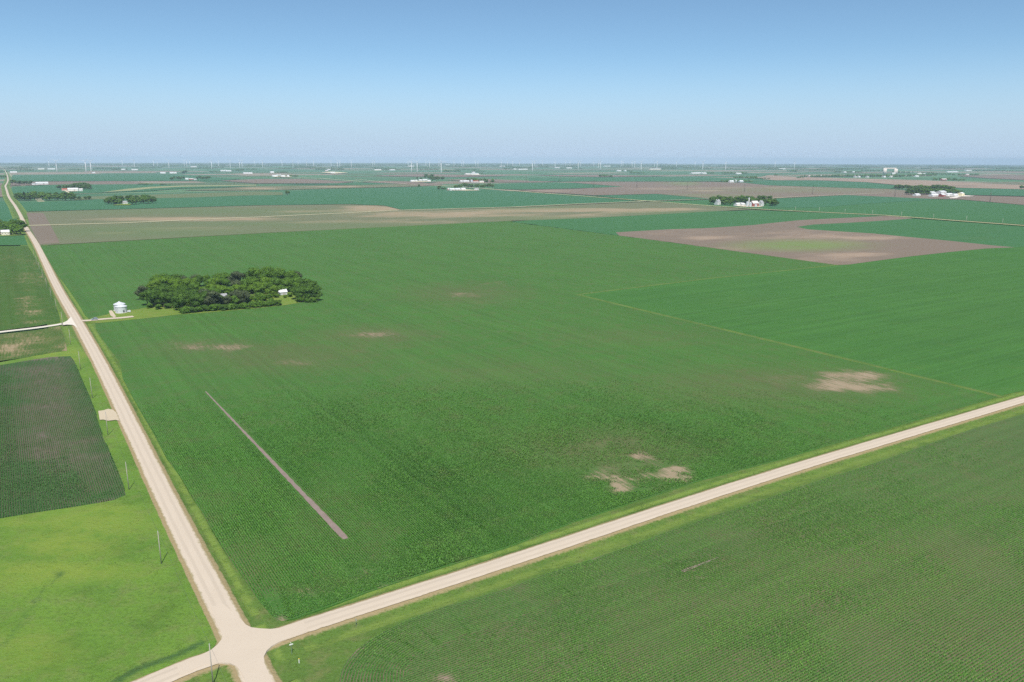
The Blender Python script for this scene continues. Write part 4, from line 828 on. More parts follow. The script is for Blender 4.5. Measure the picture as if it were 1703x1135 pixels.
# ------------------------------------------------------------------ buildings
WALL = {k: flat('paint_'+k, c, rough=.6, var=.06, scale=.6) for k, c in dict(white=(.66, .655, .64), cream=(.70, .64, .52), red=(.30, .075, .06), grey=(.52, .54, .56), tan=(.55, .45, .36), pink=(.55, .36, .32), concrete=(.66, .58, .52), yellow=(.75, .68, .45)).items()}
ROOF = {k: flat('roof_'+k, c, rough=.5, var=.08, scale=.8) for k, c in dict(white=(.66, .665, .67), grey=(.32, .32, .33), brown=(.22, .16, .13), red=(.42, .13, .09), pale=(.62, .58, .55), metal=(.62, .64, .67)).items()}
GLASS = flat('window_glass', (.05, .06, .07), rough=.1, spec=.5); DOORM = flat('door_paint', (.40, .38, .36), var=.1); TRIM = flat('window_trim', (.72, .71, .68), var=.05)
def building(name, px, py, w, d, h, rh, wall, roof, label, cat, rz=None, doors=1, wins=2, group=None, door_w=2.4, dz=0.0):
    x, y = G(px, py); rz = EANG if rz is None else rz
    r = empty(name, (x, y, ground_z(x, y, 3)+dz), rz)
    m = MB(); ol = [(-w/2, -.6), (w/2, -.6), (w/2, h), (0, h+rh), (-w/2, h)] if True else None
    # ridge along local x: gable outline in y-z
    n = [(-d/2, -.6), (d/2, -.6), (d/2, h), (0, h+rh), (-d/2, h)]
    vs = [(-w/2, a, b) for a, b in n]+[(w/2, a, b) for a, b in n]
    m.v = vs; m.f = [(4, 3, 2, 1, 0), (5, 6, 7, 8, 9), (0, 1, 6, 5), (1, 2, 7, 6), (4, 0, 5, 9)]
    part('wall', m.mesh('wall'), WALL[wall], r)
    ov, th = .45, .22; s = rh/(d/2); m = MB()
    for sg in (-1, 1):
        e = (sg*(d/2+ov), h-ov*s); q = [(e[0], e[1]+.03), (0, h+rh+.03), (0, h+rh+.03+th), (e[0], e[1]+th)]
        k = len(m.v); m.v += [(-w/2-ov, a, b) for a, b in q]+[(w/2+ov, a, b) for a, b in q]
        m.f += [(k+3, k+2, k+1, k), (k+4, k+5, k+6, k+7)]+[(k+i, k+(i+1) % 4, k+4+(i+1) % 4, k+4+i) for i in range(4)]
    part('roof', m.mesh('roof'), ROOF[roof], r)
    for i in range(doors):
        xx = (i-(doors-1)/2)*w/max(doors, 1)*.6+(w*.12 if doors == 1 else 0); hh = min(h*.8, door_w*1.0+.6)
        dd = part('door', MB().box((xx, -d/2-.04, hh/2), (door_w, .12, hh)).mesh('door'), DOORM, r)
        part('handle', MB().box((xx+door_w*.36, -d/2-.15, hh*.48), (.08, .1, .25)).mesh('handle'), ROOF['grey'], dd)
    for i in range(wins):
        xx = -w/2+w*(i+.5)/wins
        if doors and abs(xx-w*.12) < door_w*.5+.7 and doors == 1: xx -= door_w
        f = part('window', MB().box((xx, -d/2-.03, h*.6), (1.3, .1, 1.5)).mesh('window'), TRIM, r)
        part('pane', MB().box((xx, -d/2-.075, h*.6), (1.05, .06, 1.25)).mesh('pane'), GLASS, f)
    return props(r, label, cat, group)
B = building
B('farmhouse', 368, 502, 9, 7, 4.6, 1.8, 'white', 'grey', 'white farmhouse half hidden among the trees of the near grove', 'house', wins=3, door_w=1.1)
B('farm_shed', 378, 501.5, 5, 4, 3, 1.2, 'white', 'grey', 'small white shed in front of the grove farmhouse', 'shed', wins=1, door_w=1.2, doors=0)
B('farm_shed', 469.5, 490.5, 7, 6.5, 2.6, 2.0, 'grey', 'white', 'shed with a bright white roof in the near grove', 'shed', wins=0)
B('farmhouse', 9.5, 392, 11, 9, 5.5, 2.6, 'cream', 'white', 'pale house among dark trees left of the gravel road', 'house', wins=3, door_w=1.1)
B('farmhouse', 208, 340, 13, 9, 5, 2.8, 'white', 'grey', 'white house in the gap of the round farm grove', 'house', wins=3, door_w=1.1)
B('farm_shed', 192.5, 340.5, 8, 7, 3.5, 1.6, 'pink', 'pale', 'small pale shed under the left trees of the round grove', 'shed', wins=0)
B('farm_shed', 107.5, 318, 18, 12, 5, 3, 'pink', 'red', 'pinkish shed at the top of the long farm lane', 'shed', wins=0, door_w=4)
B('barn', 121.5, 318.5, 34, 18, 7, 4, 'white', 'white', 'white barn of the pale farm by the long lane', 'barn', wins=2, door_w=5)
B('farmhouse', 134.5, 318.5, 12, 9, 6, 3, 'white', 'pale', 'small white house under trees right of the white barn', 'house', wins=2, door_w=1.2)
B('machine_shed', 70, 307.5, 50, 24, 7, 4, 'white', 'white', 'long white shed by the far gravel road', 'shed', wins=0, door_w=7)
B('farm_shed', 58, 308.2, 22, 16, 5, 3, 'white', 'grey', 'small grey-roofed shed left of the long white shed', 'shed', wins=0, door_w=4)
B('farm_shed', 22.5, 288.2, 50, 26, 7, 4, 'white', 'white', 'white shed standing alone right of the road end', 'shed', wins=0, doors=0)
B('farm_shed', 68.5, 282.8, 60, 26, 8, 4, 'cream', 'white', 'cream shed left of the lone tall turbine', 'shed', wins=0, doors=0)
B('farm_shed', 85.5, 282.8, 70, 26, 8, 4, 'white', 'white', 'white shed at the foot of the left tall turbine', 'shed', wins=0, doors=0)
B('farm_shed', 156, 288.9, 22, 16, 5, 3, 'white', 'white', 'small white hut between the two left turbines', 'shed', wins=0, doors=0)
B('farmhouse', 310.8, 299.6, 16, 11, 6, 3, 'white', 'white', 'white house left of the red farm shed', 'house', wins=2, doors=0)
B('farm_shed', 318, 300, 24, 14, 5, 3, 'red', 'pale', 'red farm shed between two groups of trees', 'shed', wins=0)
B('farm_shed', 324.5, 300, 14, 10, 4.5, 2.5, 'white', 'grey', 'small white shed right of the red farm shed', 'shed', wins=0)
for px, w, lb in ((271, 40, 'leftmost of the three white sheds in the far green field'), (286, 34, 'middle one of the three white sheds in the far green field'), (291.5, 18, 'smallest and rightmost of the three white sheds in the far green field')):
    B('farm_shed', px, 289.4, w, 20, 7, 4, 'white', 'white', lb, 'shed', wins=0, doors=0)
B('machine_shed', 412, 290, 70, 26, 7, 4, 'white', 'white', 'low white shed beside scrub left of the white farmstead', 'shed', wins=0, doors=0)
B('farm_shed', 452.3, 288.6, 30, 26, 8, 5, 'white', 'white', 'bright white shed behind the far white farmstead', 'shed', wins=0, doors=0)
for px, py, w, lb in ((456, 294.9, 26, 'leftmost low shed of the far white farmstead'), (463.5, 294.3, 34, 'tallest white shed of the far white farmstead'), (471, 295.2, 26, 'third white shed from the left of the far white farmstead'), (479, 295.2, 14, 'small white house beside dark trees of the far white farmstead')):
    B('farm_shed', px, py, w, 18, 7, 4, 'white', 'white', lb, 'shed', wins=0, doors=0)
for px, py, w, wl, lb in ((543, 285.5, 30, 'pink', 'reddish shed of the far hog farm on the pale yard'), (547, 283.5, 30, 'white', 'upper white shed of the far hog farm on the pale yard'), (553, 289, 40, 'white', 'lower white shed of the far hog farm on the pale yard')):
    B('farm_shed', px, py, w, 20, 6, 4, wl, 'white', lb, 'shed', wins=0, doors=0)
B('machine_shed', 628, 284.2, 75, 30, 8, 4, 'cream', 'white', 'cream shed with bright roof before the dark woods', 'shed', wins=0, doors=0)
B('machine_shed', 652, 284.3, 60, 30, 8, 4, 'grey', 'pale', 'dull pale shed right of the cream shed', 'shed', wins=0, doors=0)
for px, py, w, lb in ((686, 303.2, 22, 'leftmost white shed of the farmstead with the tall dark grove'), (692, 303, 12, 'small white shed next to the leftmost shed before the dark grove'), (699, 302, 18, 'white farmhouse in the middle of the farmstead with the dark grove'), (706.3, 301.5, 28, 'biggest white barn of the farmstead with the dark grove'), (713, 303, 18, 'white shed under the tall trees of the dark grove')):
    B('farm_shed', px, py, w, 14, 5.5, 3.5, 'white', 'white', lb, 'shed', wins=0, doors=1, door_w=3)
for px, py, w, wl, rf, lb in ((767, 303.5, 14, 'white', 'white', 'little white shed at the lane end of the red roof farm'), (775, 303.5, 34, 'white', 'white', 'long white shed of the red roof farm'), (791, 304, 34, 'white', 'red', 'white barn with red roof in the middle farm'), (800.5, 304.5, 26, 'cream', 'pale', 'pale shed right of the red roofed barn'), (746.5, 317.2, 12, 'pink', 'pale', 'pinkish little shed left of the white field sheds'), (751.5, 317.5, 20, 'white', 'white', 'white field shed with round grey bin beside it'), (760.5, 317.3, 22, 'grey', 'metal', 'grey metal shed right of the white field shed'), (770, 317, 18, 'white', 'white', 'low white shed in front of the middle grove'), (792.3, 317, 15, 'white', 'grey', 'white gabled house in front of the middle grove')):
    B('farmhouse' if 'house' in lb else 'farm_shed', px, py, w, 12, 5, 3.4, wl, rf, lb, 'house' if 'house' in lb else 'shed', wins=2 if 'house' in lb else 0, doors=1, door_w=2.5)
for px, py, w, lb in ((778, 291.4, 50, 'left one of the long white poultry sheds on the pale yard'), (789, 291.5, 70, 'right one of the long white poultry sheds on the pale yard'), (787, 288.6, 30, 'small white shed behind the long poultry sheds')):
    B('machine_shed', px, py, w, 24, 6, 4, 'white', 'white', lb, 'shed', wins=0, doors=0)
for px, py, w, lb in ((856, 282.8, 40, 'left small one of the two far white barns by dark woods'), (869, 283.2, 130, 'longest far white barn by the dark woods'), (835, 278, 100, 'very distant white shed at the foot of a thin turbine'), (926, 280.4, 80, 'very distant white shed below the pair of turbines'), (946, 280.8, 90, 'distant white shed right of the dark clump'), (1009, 277.6, 150, 'very distant white roof near the horizon'), (1029, 285.8, 50, 'white shed left of the reddish farm row'), (1039.5, 285.6, 18, 'small white house in the reddish farm row'), (1089, 283, 170, 'long cream shed under a turbine on brown soil'), (1158.5, 289.8, 130, 'long bright white shed before a round dark clump'), (1170, 290, 50, 'duller shed at the right end of the long bright shed'), (1300, 282.4, 120, 'long pale roof before the far woods'), (683, 277.6, 120, 'faint white shed left of the twin turbines'), (744, 275.5, 110, 'faint pale roof close to the horizon'), (205, 283.5, 40, 'white shed right of the reddish scrub on the left'), (224, 283.8, 60, 'white shed below the first faint turbine row'), (322, 278.6, 80, 'faint white shed on the far brown field'), (372, 285.6, 60, 'pinkish white shed left of the far windbreak'), (380, 286, 50, 'pale shed on the pink yard left of the far windbreak'), (1376, 281, 70, 'small white farm between faint woods'), (1450, 278, 60, 'distant white farm behind the town'), (1583, 287.6, 190, 'long white low sheds right of the town'), (1610, 285.3, 110, 'upper white shed right of the town')):
    B('machine_shed', px, py, w, 26, 7, 4, 'white' if 'cream' not in lb else 'cream', 'white', lb, 'shed', wins=0, doors=0)
for px, py, w, wl, rf, lb in ((1228.5, 343, 26, 'white', 'white', 'low white shed left of the silos'), (1234, 343.2, 12, 'white', 'white', 'small white shed beside the silos'), (1254, 344, 22, 'red', 'pale', 'red barn with pale roof beside the silos'), (1193, 341.2, 12, 'white', 'grey', 'low pale shed under the trees left of the red barn'), (1265, 343.2, 10, 'white', 'grey', 'little pale house under trees right of the red barn')):
    B('barn' if 'barn' in lb else 'farm_shed', px, py, w, 12, 4.5 if 'barn' not in lb else 8, 3 if 'barn' not in lb else 6, wl, rf, lb, 'barn' if 'barn' in lb else 'shed', wins=2 if 'barn' in lb else 0, door_w=3)
for px, py, w, wl, lb in ((1216, 304, 30, 'white', 'left white shed before the dark trees on the far right'), (1221.5, 303, 22, 'white', 'tall white house before the dark trees on the far right'), (1226.5, 303.6, 26, 'white', 'right white shed before the dark trees on the far right'), (1232, 303.8, 26, 'grey', 'grey shed at the right of the dark tree farm'), (1228, 290.4, 60, 'white', 'pale shed in front of the long far grove')):
    B('farm_shed', px, py, w, 14, 6, 4, wl, 'white', lb, 'shed', wins=0, doors=0)
for px, py, w, d, h, wl, rf, lb in ((1524, 326.5, 26, 14, 4, 'white', 'white', 'white shed at the left of the long white yard'), (1548.5, 324, 30, 18, 6, 'grey', 'white', 'grey-white shed before the light trees of the yard'), (1565, 323, 34, 20, 7, 'white', 'white', 'tall white shed in the middle of the yard'), (1553, 327.5, 40, 14, 4.5, 'white', 'white', 'long low white shed on the front of the yard'), (1566.5, 327.8, 20, 14, 6, 'red', 'white', 'red barn among the white sheds of the yard'), (1577, 327, 36, 16, 6, 'white', 'white', 'white shed right of the yard barn'), (1587, 327.4, 24, 14, 5, 'white', 'white', 'small white shed near the end of the yard'), (1597.5, 327, 16, 16, 9, 'yellow', 'white', 'tall cream bin house at the right end of the yard'), (1518, 317, 14, 10, 4.5, 'white', 'grey', 'pale house half hidden in the grove above the yard')):
    B('farm_shed', px, py, w, d, h, 3.5, wl, rf, lb, 'shed', wins=0, door_w=3.5)
for px, py, w, wl, rf, lb in ((1569, 300.8, 50, 'red', 'pale', 'red shed under the dark grove on the far right'), (1365.5, 294.8, 34, 'white', 'white', 'white house with bright roof at the left end of the town'), (1346, 295, 20, 'pink', 'pale', 'pinkish house among the first trees of the town'), (1405, 288, 36, 'white', 'white', 'white shed behind the trees left of the grain elevator'), (1419, 287.6, 26, 'white', 'white', 'small white house behind the town trees left of the elevator'), (1529, 290.4, 60, 'cream', 'white', 'cream hall behind the town trees right of the elevator'), (1536, 291, 30, 'white', 'white', 'white shed beside the cream town hall'), (1524, 295, 40, 'white', 'white', 'white shed in front of the town trees'), (1422, 296, 24, 'white', 'grey', 'white house before the town trees left of centre'), (1428, 296.1, 18, 'white', 'white', 'small white house right beside its twin before the town trees'), (1442, 296, 20, 'white', 'grey', 'grey-roofed house before the town trees'), (1470, 296, 22, 'white', 'white', 'white house before the trees under the elevator'), (1481, 295.8, 20, 'white', 'pale', 'pale house before the trees right of the elevator'), (1608, 292.3, 40, 'pink', 'white', 'pinkish shed under the far right windbreak'), (1370, 279.5, 40, 'white', 'white', 'small white shed between the faint right woods')):
    B('farmhouse' if 'house' in lb else 'farm_shed', px, py, w, 16, 6, 4, wl, rf, lb, 'house' if 'house' in lb else 'shed', wins=0, doors=0)

# grain elevator of the town
x, y = G(1480, 290.5); er = empty('grain_elevator', (x, y, ground_z(x, y, 3)), 0)
m = FOC/math.hypot(x, y)
for i, (dx, h) in enumerate(((-9/m, 8.3/m), (-6.8/m, 7.6/m), (7/m, 7.6/m), (9.3/m, 7.2/m))): part('silo', MB().lathe([(1.5/m, -2), (1.5/m, h), (.2, h+3)], 14, (dx, 0, 0)).mesh('silo', True), WALL['concrete'], er)
part('gallery', MB().box((0, 0, 8.4/m), (17/m, 8, 1.5/m)).mesh('gallery'), WALL['concrete'], er)
part('annex', MB().box((4/m, -12, 1.3/m), (5/m, 20, 2.6/m)).mesh('annex'), WALL['white'], er)
props(er, 'big pale concrete grain elevator rising above the town trees', 'grain elevator')
# pale yards
def yard(px, mat='lane'): return sheet('gravel_yard', GP(px), 5, M[mat], spacing=lambda d: max(8, d*.02))
yard([(1540, 326.3), (1580, 328), (1612, 328), (1622, 327.3), (1600, 325.5), (1555, 324.5)], 'drive'); yard([(1578, 330), (1590, 328), (1598, 328.2), (1590, 331), (1580, 331)], 'drive')
yard([(1222, 343.5), (1240, 345), (1262, 345.5), (1270, 344), (1245, 342.5), (1228, 342)]); yard([(534, 288), (556, 290), (580, 288.5), (552, 286.5)])
yard([(744, 317.5), (775, 318), (800, 317.6), (775, 316), (750, 316)]); yard([(684, 303.5), (716, 303.5), (714, 302.4), (690, 302)]); yard([(772, 291.5), (796, 292.3), (800, 291.6), (780, 290.8)])
yard([(112, 319.2), (128, 319.3), (128, 318), (114, 317.6)]); yard([(455, 295.4), (486, 295.7), (484, 294.9), (458, 294.6)]); yard([(186, 342.5), (215, 342.5), (222, 340.5), (205, 339)], 'lawn')
yard([(0, 394), (38, 392.3), (30, 390.8), (14, 392.3), (0, 392)], 'lawn')

# ------------------------------------------------------------------ grain bins
GALV = NT('galvanised_steel'); GALV.b.inputs['Metallic'].default_value = .35; GALV.b.inputs['Roughness'].default_value = .45
_n = GALV.noise(GALV.coord(), .8, 4); GALV.out(GALV.mix(_n, (.60, .62, .66), (.72, .74, .77))); GALV = GALV.m
BINROOF = flat('bin_roof_steel', (.56, .58, .61), rough=.4, var=.05, scale=.7)
DARKM = flat('dark_metal', (.06, .065, .07), rough=.5, spec=.3); CONC = flat('concrete_pad', (.50, .46, .40))
def bin_(px, py, rad, h, rh, label, fan=True, steps=3):
    x, y = G(px, py); r = empty('grain_bin', (x, y, ground_z(x, y, 3)+.05), R(20))
    part('pad', MB().lathe([(rad+.5, -.4), (rad+.5, .22)], 32).mesh('pad'), CONC, r)
    k = int(h/.28); prof = [(rad+(.045 if i % 2 else -.03), .22+h*i/k) for i in range(k+1)]
    w = part('wall', MB().lathe(prof, 40, cap=False).mesh('wall', True), GALV, r)
    for i in range(8):
        a = 2*math.pi*i/8; part('stiffener', MB().tube((math.cos(a)*(rad+.06), math.sin(a)*(rad+.06), .2), (math.cos(a)*(rad+.06), math.sin(a)*(rad+.06), h+.15), .06, .06, 4).mesh('stiffener'), GALV, w)
    part('roof', MB().lathe([(rad+.3, h+.12), (rad+.32, h+.26), (rad*.12, h+rh)], 32, cap=False).mesh('roof'), BINROOF, r)
    ribs = MB()
    for i in range(24):
        a = 2*math.pi*i/24; ribs.tube((math.cos(a)*(rad+.28), math.sin(a)*(rad+.28), h+.30), (math.cos(a)*rad*.13, math.sin(a)*rad*.13, h+rh+.02), .05, .03, 4)
    part('roof_ribs', ribs.mesh('roof_ribs'), BINROOF, r)['kind'] = 'stuff'
    part('cap', MB().lathe([(rad*.14, h+rh-.15), (rad*.14, h+rh+.25), (.05, h+rh+.6)], 14).mesh('cap', True), BINROOF, r)
    a = R(-60); part('door', MB().box((math.cos(a)*(rad+.04), math.sin(a)*(rad+.04), 1.4), (.14, 1.0, 1.7), a).mesh('door'), DARKM, r)
    a = R(-125); ld = MB()
    for o in (-.22, .22):
        ld.tube((math.cos(a)*(rad+.22)-math.sin(a)*o, math.sin(a)*(rad+.22)+math.cos(a)*o, .3), (math.cos(a)*(rad+.22)-math.sin(a)*o, math.sin(a)*(rad+.22)+math.cos(a)*o, h+.3), .03, .03, 4)
    for i in range(int(h/.35)):
        ld.tube((math.cos(a)*(rad+.22)+math.sin(a)*.22, math.sin(a)*(rad+.22)-math.cos(a)*.22, .5+i*.35), (math.cos(a)*(rad+.22)-math.sin(a)*.22, math.sin(a)*(rad+.22)+math.cos(a)*.22, .5+i*.35), .02, .02, 4)
    part('ladder', ld.mesh('ladder'), GALV, r)
    if fan:
        a = R(-10); fm = MB().box((math.cos(a)*(rad+1.2), math.sin(a)*(rad+1.2), .9), (1.6, 1.2, 1.0), a); fm.lathe([(.7, -.1), (.7, 1.3)], 14, (math.cos(a)*(rad+2.2), math.sin(a)*(rad+2.2), .3))
        part('fan', fm.mesh('fan'), BINROOF, r)
    return props(r, label, 'grain bin')
bin_(202.3, 520.6, 4.1, 4.7, 1.9, 'nearer galvanised steel grain bin with a fan on the lawn', True)
bin_(199.6, 517.2, 4.2, 5.0, 2.0, 'rear grain bin hidden behind the nearer one', False)
for px, py, rad, h, lb in ((1242.5, 344.5, 3.2, 11, 'silver silo left of the taller white leg'), (1247.8, 344.8, 3.2, 10, 'right silver silo beside the red barn'), (1256.8, 345, 3.0, 5, 'small white bin in front of the red barn'), (784.5, 304, 6, 10, 'grey grain bin with pointed roof left of the red roof')):
    bin_(px, py, rad, h, rad*.6, lb, False)
x, y = G(1245, 342.5); r = empty('elevator_leg', (x, y, ground_z(x, y, 3)))
part('tower', MB().box((0, 0, 9), (2.4, 2.4, 18)).mesh('tower'), WALL['white'], r); part('head', MB().box((0, 0, 18.9), (4.4, 3.4, 2.0)).mesh('head'), ROOF['metal'], r)
part('spout', MB().tube((0, 0, 18), (5, -2, 12), .3).mesh('spout'), GALV, r)
props(r, 'tall white grain leg above the silos by the red barn', 'grain leg')

# ------------------------------------------------------------------ car on the drive
PAINT = flat('silver_paint', (.45, .50, .54), rough=.3, spec=.5, metal=.3, var=.03); TYRE = flat('tyre_rubber', (.02, .02, .02)); RIM = flat('wheel_rim', (.5, .5, .5), rough=.3, metal=.8); LAMP = flat('headlight_glass', (.8, .8, .8), rough=.1, spec=.6); TAIL = flat('tail_light', (.35, .02, .02), rough=.2)
x, y = G(157.3, 533.4); x2, y2 = G(166, 532.3)
cr = empty('parked_car', (x, y, ground_z(x, y, 4)+.16), math.atan2(y2-y, x2-x)+math.pi)
m = MB().prism([(-2.45, .35), (2.4, .35), (2.5, .6), (2.45, .85), (1.15, 1.02), (-2.3, 1.08), (-2.5, .9)], -.92, .92); body = m.mesh('body')
bm = bmesh.new(); bm.from_mesh(body); bmesh.ops.bevel(bm, geom=list(bm.edges), offset=.07, segments=2, affect='EDGES', profile=.5); bmesh.ops.recalc_face_normals(bm, faces=bm.faces); bm.to_mesh(body); bm.free(); bd = part('body', body, PAINT, cr)
m = MB(); b0 = [(-2.1, 1.06), (1.1, 1.0), (.35, 1.62), (-1.75, 1.66)]
m.v = [(a, s*w, z) for s in (-1, 1) for (a, z), w in zip(b0, (.86, .86, .70, .70))]; m.f = [(3, 2, 1, 0), (4, 5, 6, 7)]+[(i, (i+1) % 4, 4+(i+1) % 4, 4+i) for i in range(4)]
part('cabin', m.mesh('cabin'), GLASS, cr)
part('roof', MB().box((-.7, 0, 1.68), (2.1, 1.42, .07)).mesh('roof'), PAINT, cr)
for sx in (-1, 1):
    for sy in (-1, 1):
        w = MB(); w.tube((sx*1.5, sy*.74, .36), (sx*1.5, sy*.98, .36), .36, .36, 18); wh = part('wheel', w.mesh('wheel', False), TYRE, cr)
        part('rim', MB().tube((sx*1.5, sy*.97, .36), (sx*1.5, sy*1.0, .36), .22, .20, 14).mesh('rim'), RIM, wh)
for sy in (-1, 1):
    part('headlight', MB().box((2.44, sy*.66, .76), (.1, .36, .16)).mesh('headlight'), LAMP, cr); part('tail_light', MB().box((-2.46, sy*.74, .86), (.1, .22, .26)).mesh('tail_light'), TAIL, cr)
props(cr, 'silver car parked on the farm drive near the gravel road', 'car')

# ------------------------------------------------------------------ turbines
TW = flat('turbine_white', (.68, .69, .70), rough=.4, var=.02)
def blade_mesh(L):
    m = MB(); n = 7
    for i in range(n):
        t = i/(n-1); c = (2.6 if t > .12 else 1.6)*(1-t*.85)*L/42; th = .6*(1-t*.85)*L/42; z = 1+t*(L-1); a = R(14)*(1-t)
        for u, v in ((-.35*c, 0), (0, th), (.65*c, 0), (0, -th)): m.v.append((u*math.cos(a)-v*math.sin(a), u*math.sin(a)+v*math.cos(a), z))
    for i in range(n-1):
        for k in range(4): m.f.append((i*4+k, i*4+(k+1) % 4, i*4+4+(k+1) % 4, i*4+4+k))
    m.f.append((n*4-4, n*4-3, n*4-2, n*4-1)); return m.mesh('blade', True)
def make_turbine():
    r = empty('wind_turbine', (0, 0, 0))
    part('tower', MB().lathe([(2.3, -4), (2.1, 20), (1.35, 84)], 14).mesh('tower', True), TW, r)
    nac = MB().box((0, 1.6, 85.5), (3.6, 10, 3.8)).mesh('nacelle'); part('nacelle', nac, TW, r)
    part('hub', MB().tube((0, -3.4, 85.5), (0, -6.2, 85.5), 1.7, .8, 12).mesh('hub'), TW, r)
    bl = blade_mesh(42)
    for k in range(3):
        b = part('blade', bl, TW, r); b.location = (0, -4.8, 85.5); b.rotation_euler = (0, k*2*math.pi/3, 0)
    return r
TURB = [(82, 279.5, 0), (95, 287.6, 0), (143.5, 288.2, 0), (152, 288.6, 0), (224, 280.5, 0), (204, 278, 0), (256, 278.5, 0), (262, 278, 0), (281.5, 282.3, 0), (307, 279, 0), (311, 278.5, 0), (316, 278, 0), (352.5, 283, 0), (364, 278.5, 0), (383.5, 282, 0), (399, 282, 0), (403, 280.7, 0), (424, 277.5, 0), (437, 280.2, 0), (469.5, 279, 0), (487.5, 280, 0), (522, 280, 0), (496, 277.5, 0), (510, 277.5, 0), (551, 279, 0), (561.5, 280.5, 0), (565.5, 279.5, 0), (584.5, 280.5, 0), (620, 278, 0), (623, 277.6, 0), (679, 278, 0), (684.5, 287.4, 0), (694, 288.7, 0), (708.5, 278.5, 0), (714.5, 281, 0), (730, 278.8, 0), (734, 290.2, 0), (755, 278.8, 0), (768, 278.8, 0), (771, 278, 0), (791, 278.5, 0), (795, 278.8, 0), (833.5, 279, 0), (844, 277.2, 0), (852.5, 277.6, 0), (864, 277.4, 0), (885.5, 287, 0), (889.5, 279, 0), (902, 277.4, 0), (923, 281, 0), (940.5, 278, 0), (948, 278, 0), (961.5, 284, 0), (965.5, 279, 0), (987.5, 278, 0), (995, 282, 0), (998.5, 283.5, 0), (1033, 279, 0), (1036, 279, 0), (1051, 280.5, 0), (1055.5, 281.8, 0), (1066, 285.6, 0), (1088.5, 279, 0), (1092.5, 283, 0), (1125, 279, 0), (1155.5, 280.3, 0), (1168.5, 285.2, 0), (1206.5, 285.3, 0), (1288.5, 281, 0), (1321, 283, 0)]
TURB.sort()
proto = None
for i, (px, py, _) in enumerate(TURB):
    x, y = G(px, py); d = math.hypot(x, y)
    if proto is None: proto = make_turbine(); o = proto
    else: o = copy_tree(proto)
    o.location = (x, y, ground_z(x, y, 1)); o.scale = (1.12, 1.12, 1.12); o.rotation_euler = (0, 0, R(24)+random.gauss(0, .16))
    spin = random.uniform(0, 2.1)
    for c in o.children:
        if c.name.split('.')[0] == 'blade': c.rotation_euler = (0, c.rotation_euler[1]+spin, 0)
    big = 'tall white' if py > 284 else 'faint white' if py < 279.5 else 'white'
    props(o, f'{big} wind turbine near the horizon, {nth(i)} from the left in the whole row', 'wind turbine', 'wind turbines along the horizon')

# ------------------------------------------------------------------ poles
WOOD = flat('weathered_pole', (.34, .31, .27), var=.2, scale=3); DWOOD = flat('dark_pole', (.10, .075, .06), var=.2); PORC = flat('insulator_porcelain', (.6, .6, .62), rough=.3); WIRE = flat('wire', (.30, .30, .30), rough=.4, metal=.5)
def make_pole(name, h, r0, r1, mat, arm=0, arms=0):
    r = empty(name, (0, 0, 0)); part('pole', MB().tube((0, 0, -1), (0, 0, h), r0, r1, 10).mesh('pole', True), mat, r)
    if arm:
        for k in range(arms):
            a = part('crossarm', MB().box((0, 0, h-.45-1.3*k), (arm, .14, .16)).mesh('crossarm'), mat, r)
            for s in (-.9, 0, .9): part('insulator', MB().lathe([(.05, 0), (.09, .1), (.04, .26)], 8, (s*arm/2, 0, h-.37-1.3*k)).mesh('insulator'), PORC, a)
    else:
        part('insulator', MB().lathe([(.05, 0), (.1, .12), (.04, .3)], 8, (0, 0, h)).mesh('insulator'), PORC, r)
        part('bracket', MB().box((.18, 0, h-1.6), (.3, .06, .06)).mesh('bracket'), mat, r)
    return r
P0 = np.array(G(268.4, 938)); STEP = np.array(NV)*67.0
tops = []; pp = None
spots = [P0-STEP*1.015-np.array(NV)*0]+[P0+STEP*k for k in range(0, 16)]
PPX = [(354.5, 1139), (268.4, 938), (214.7, 815), (179.6, 724), (154, 663), (134, 615), (117.6, 574)]
spots = GP(PPX); dlast = np.array(NV)*67.0
while len(spots) < 15: spots.append(tuple(np.array(spots[-1])+dlast))
for i, (x, y) in enumerate(spots):
    h = 10.2 if i != 0 else 11.2
    if pp is None: pp = make_pole('utility_pole', 10.6, .15, .10, WOOD); o = pp
    else: o = copy_tree(pp)
    o.location = (x, y, ground_z(x, y, 1)); o.rotation_euler = (R(random.uniform(-.8, .8)), R(random.uniform(-.8, .8)), NANG)
    tops.append((x, y, ground_z(x, y, 1)+10.9))
    props(o, f'weathered wooden utility pole beside the left gravel road, {nth(i)} counting from the crossing', 'utility pole', 'utility poles along the left gravel road')
back = np.array(spots[0])-np.array(NV)*67; tops = [(back[0], back[1], tops[0][2])]+tops
m = MB()
for a, b in zip(tops[:-1], tops[1:]):
    q = [tuple(np.array(a)*(1-t)+np.array(b)*t-np.array((0, 0, 4*.9*t*(1-t)))) for t in np.linspace(0, 1, 9)]
    for u, v in zip(q[:-1], q[1:]): m.tube(u, v, .012, .012, 4)
props(link('power_line', m.mesh('power_line'), WIRE), 'thin sagging wire strung along the wooden poles by the left road', 'power line')
pq = None
for i, (px, py) in enumerate([(1322.5, 351.5), (1362.5, 353), (1405, 356), (1450.5, 358.6), (1499, 361), (1552, 365), (1607, 368.8), (1667, 373.8)]):
    x, y = G(px, py)
    if pq is None: pq = make_pole('utility_pole', 10.5, .22, .16, flat('pale_pole', (.55, .52, .46)), 2.2, 1); o = pq
    else: o = copy_tree(pq)
    o.location = (x, y, ground_z(x, y, 2)); o.rotation_euler = (0, 0, EANG)
    props(o, f'pale utility pole beside the far right road, {nth(i)} from the left', 'utility pole', 'pale poles along the far right road')
pq = None
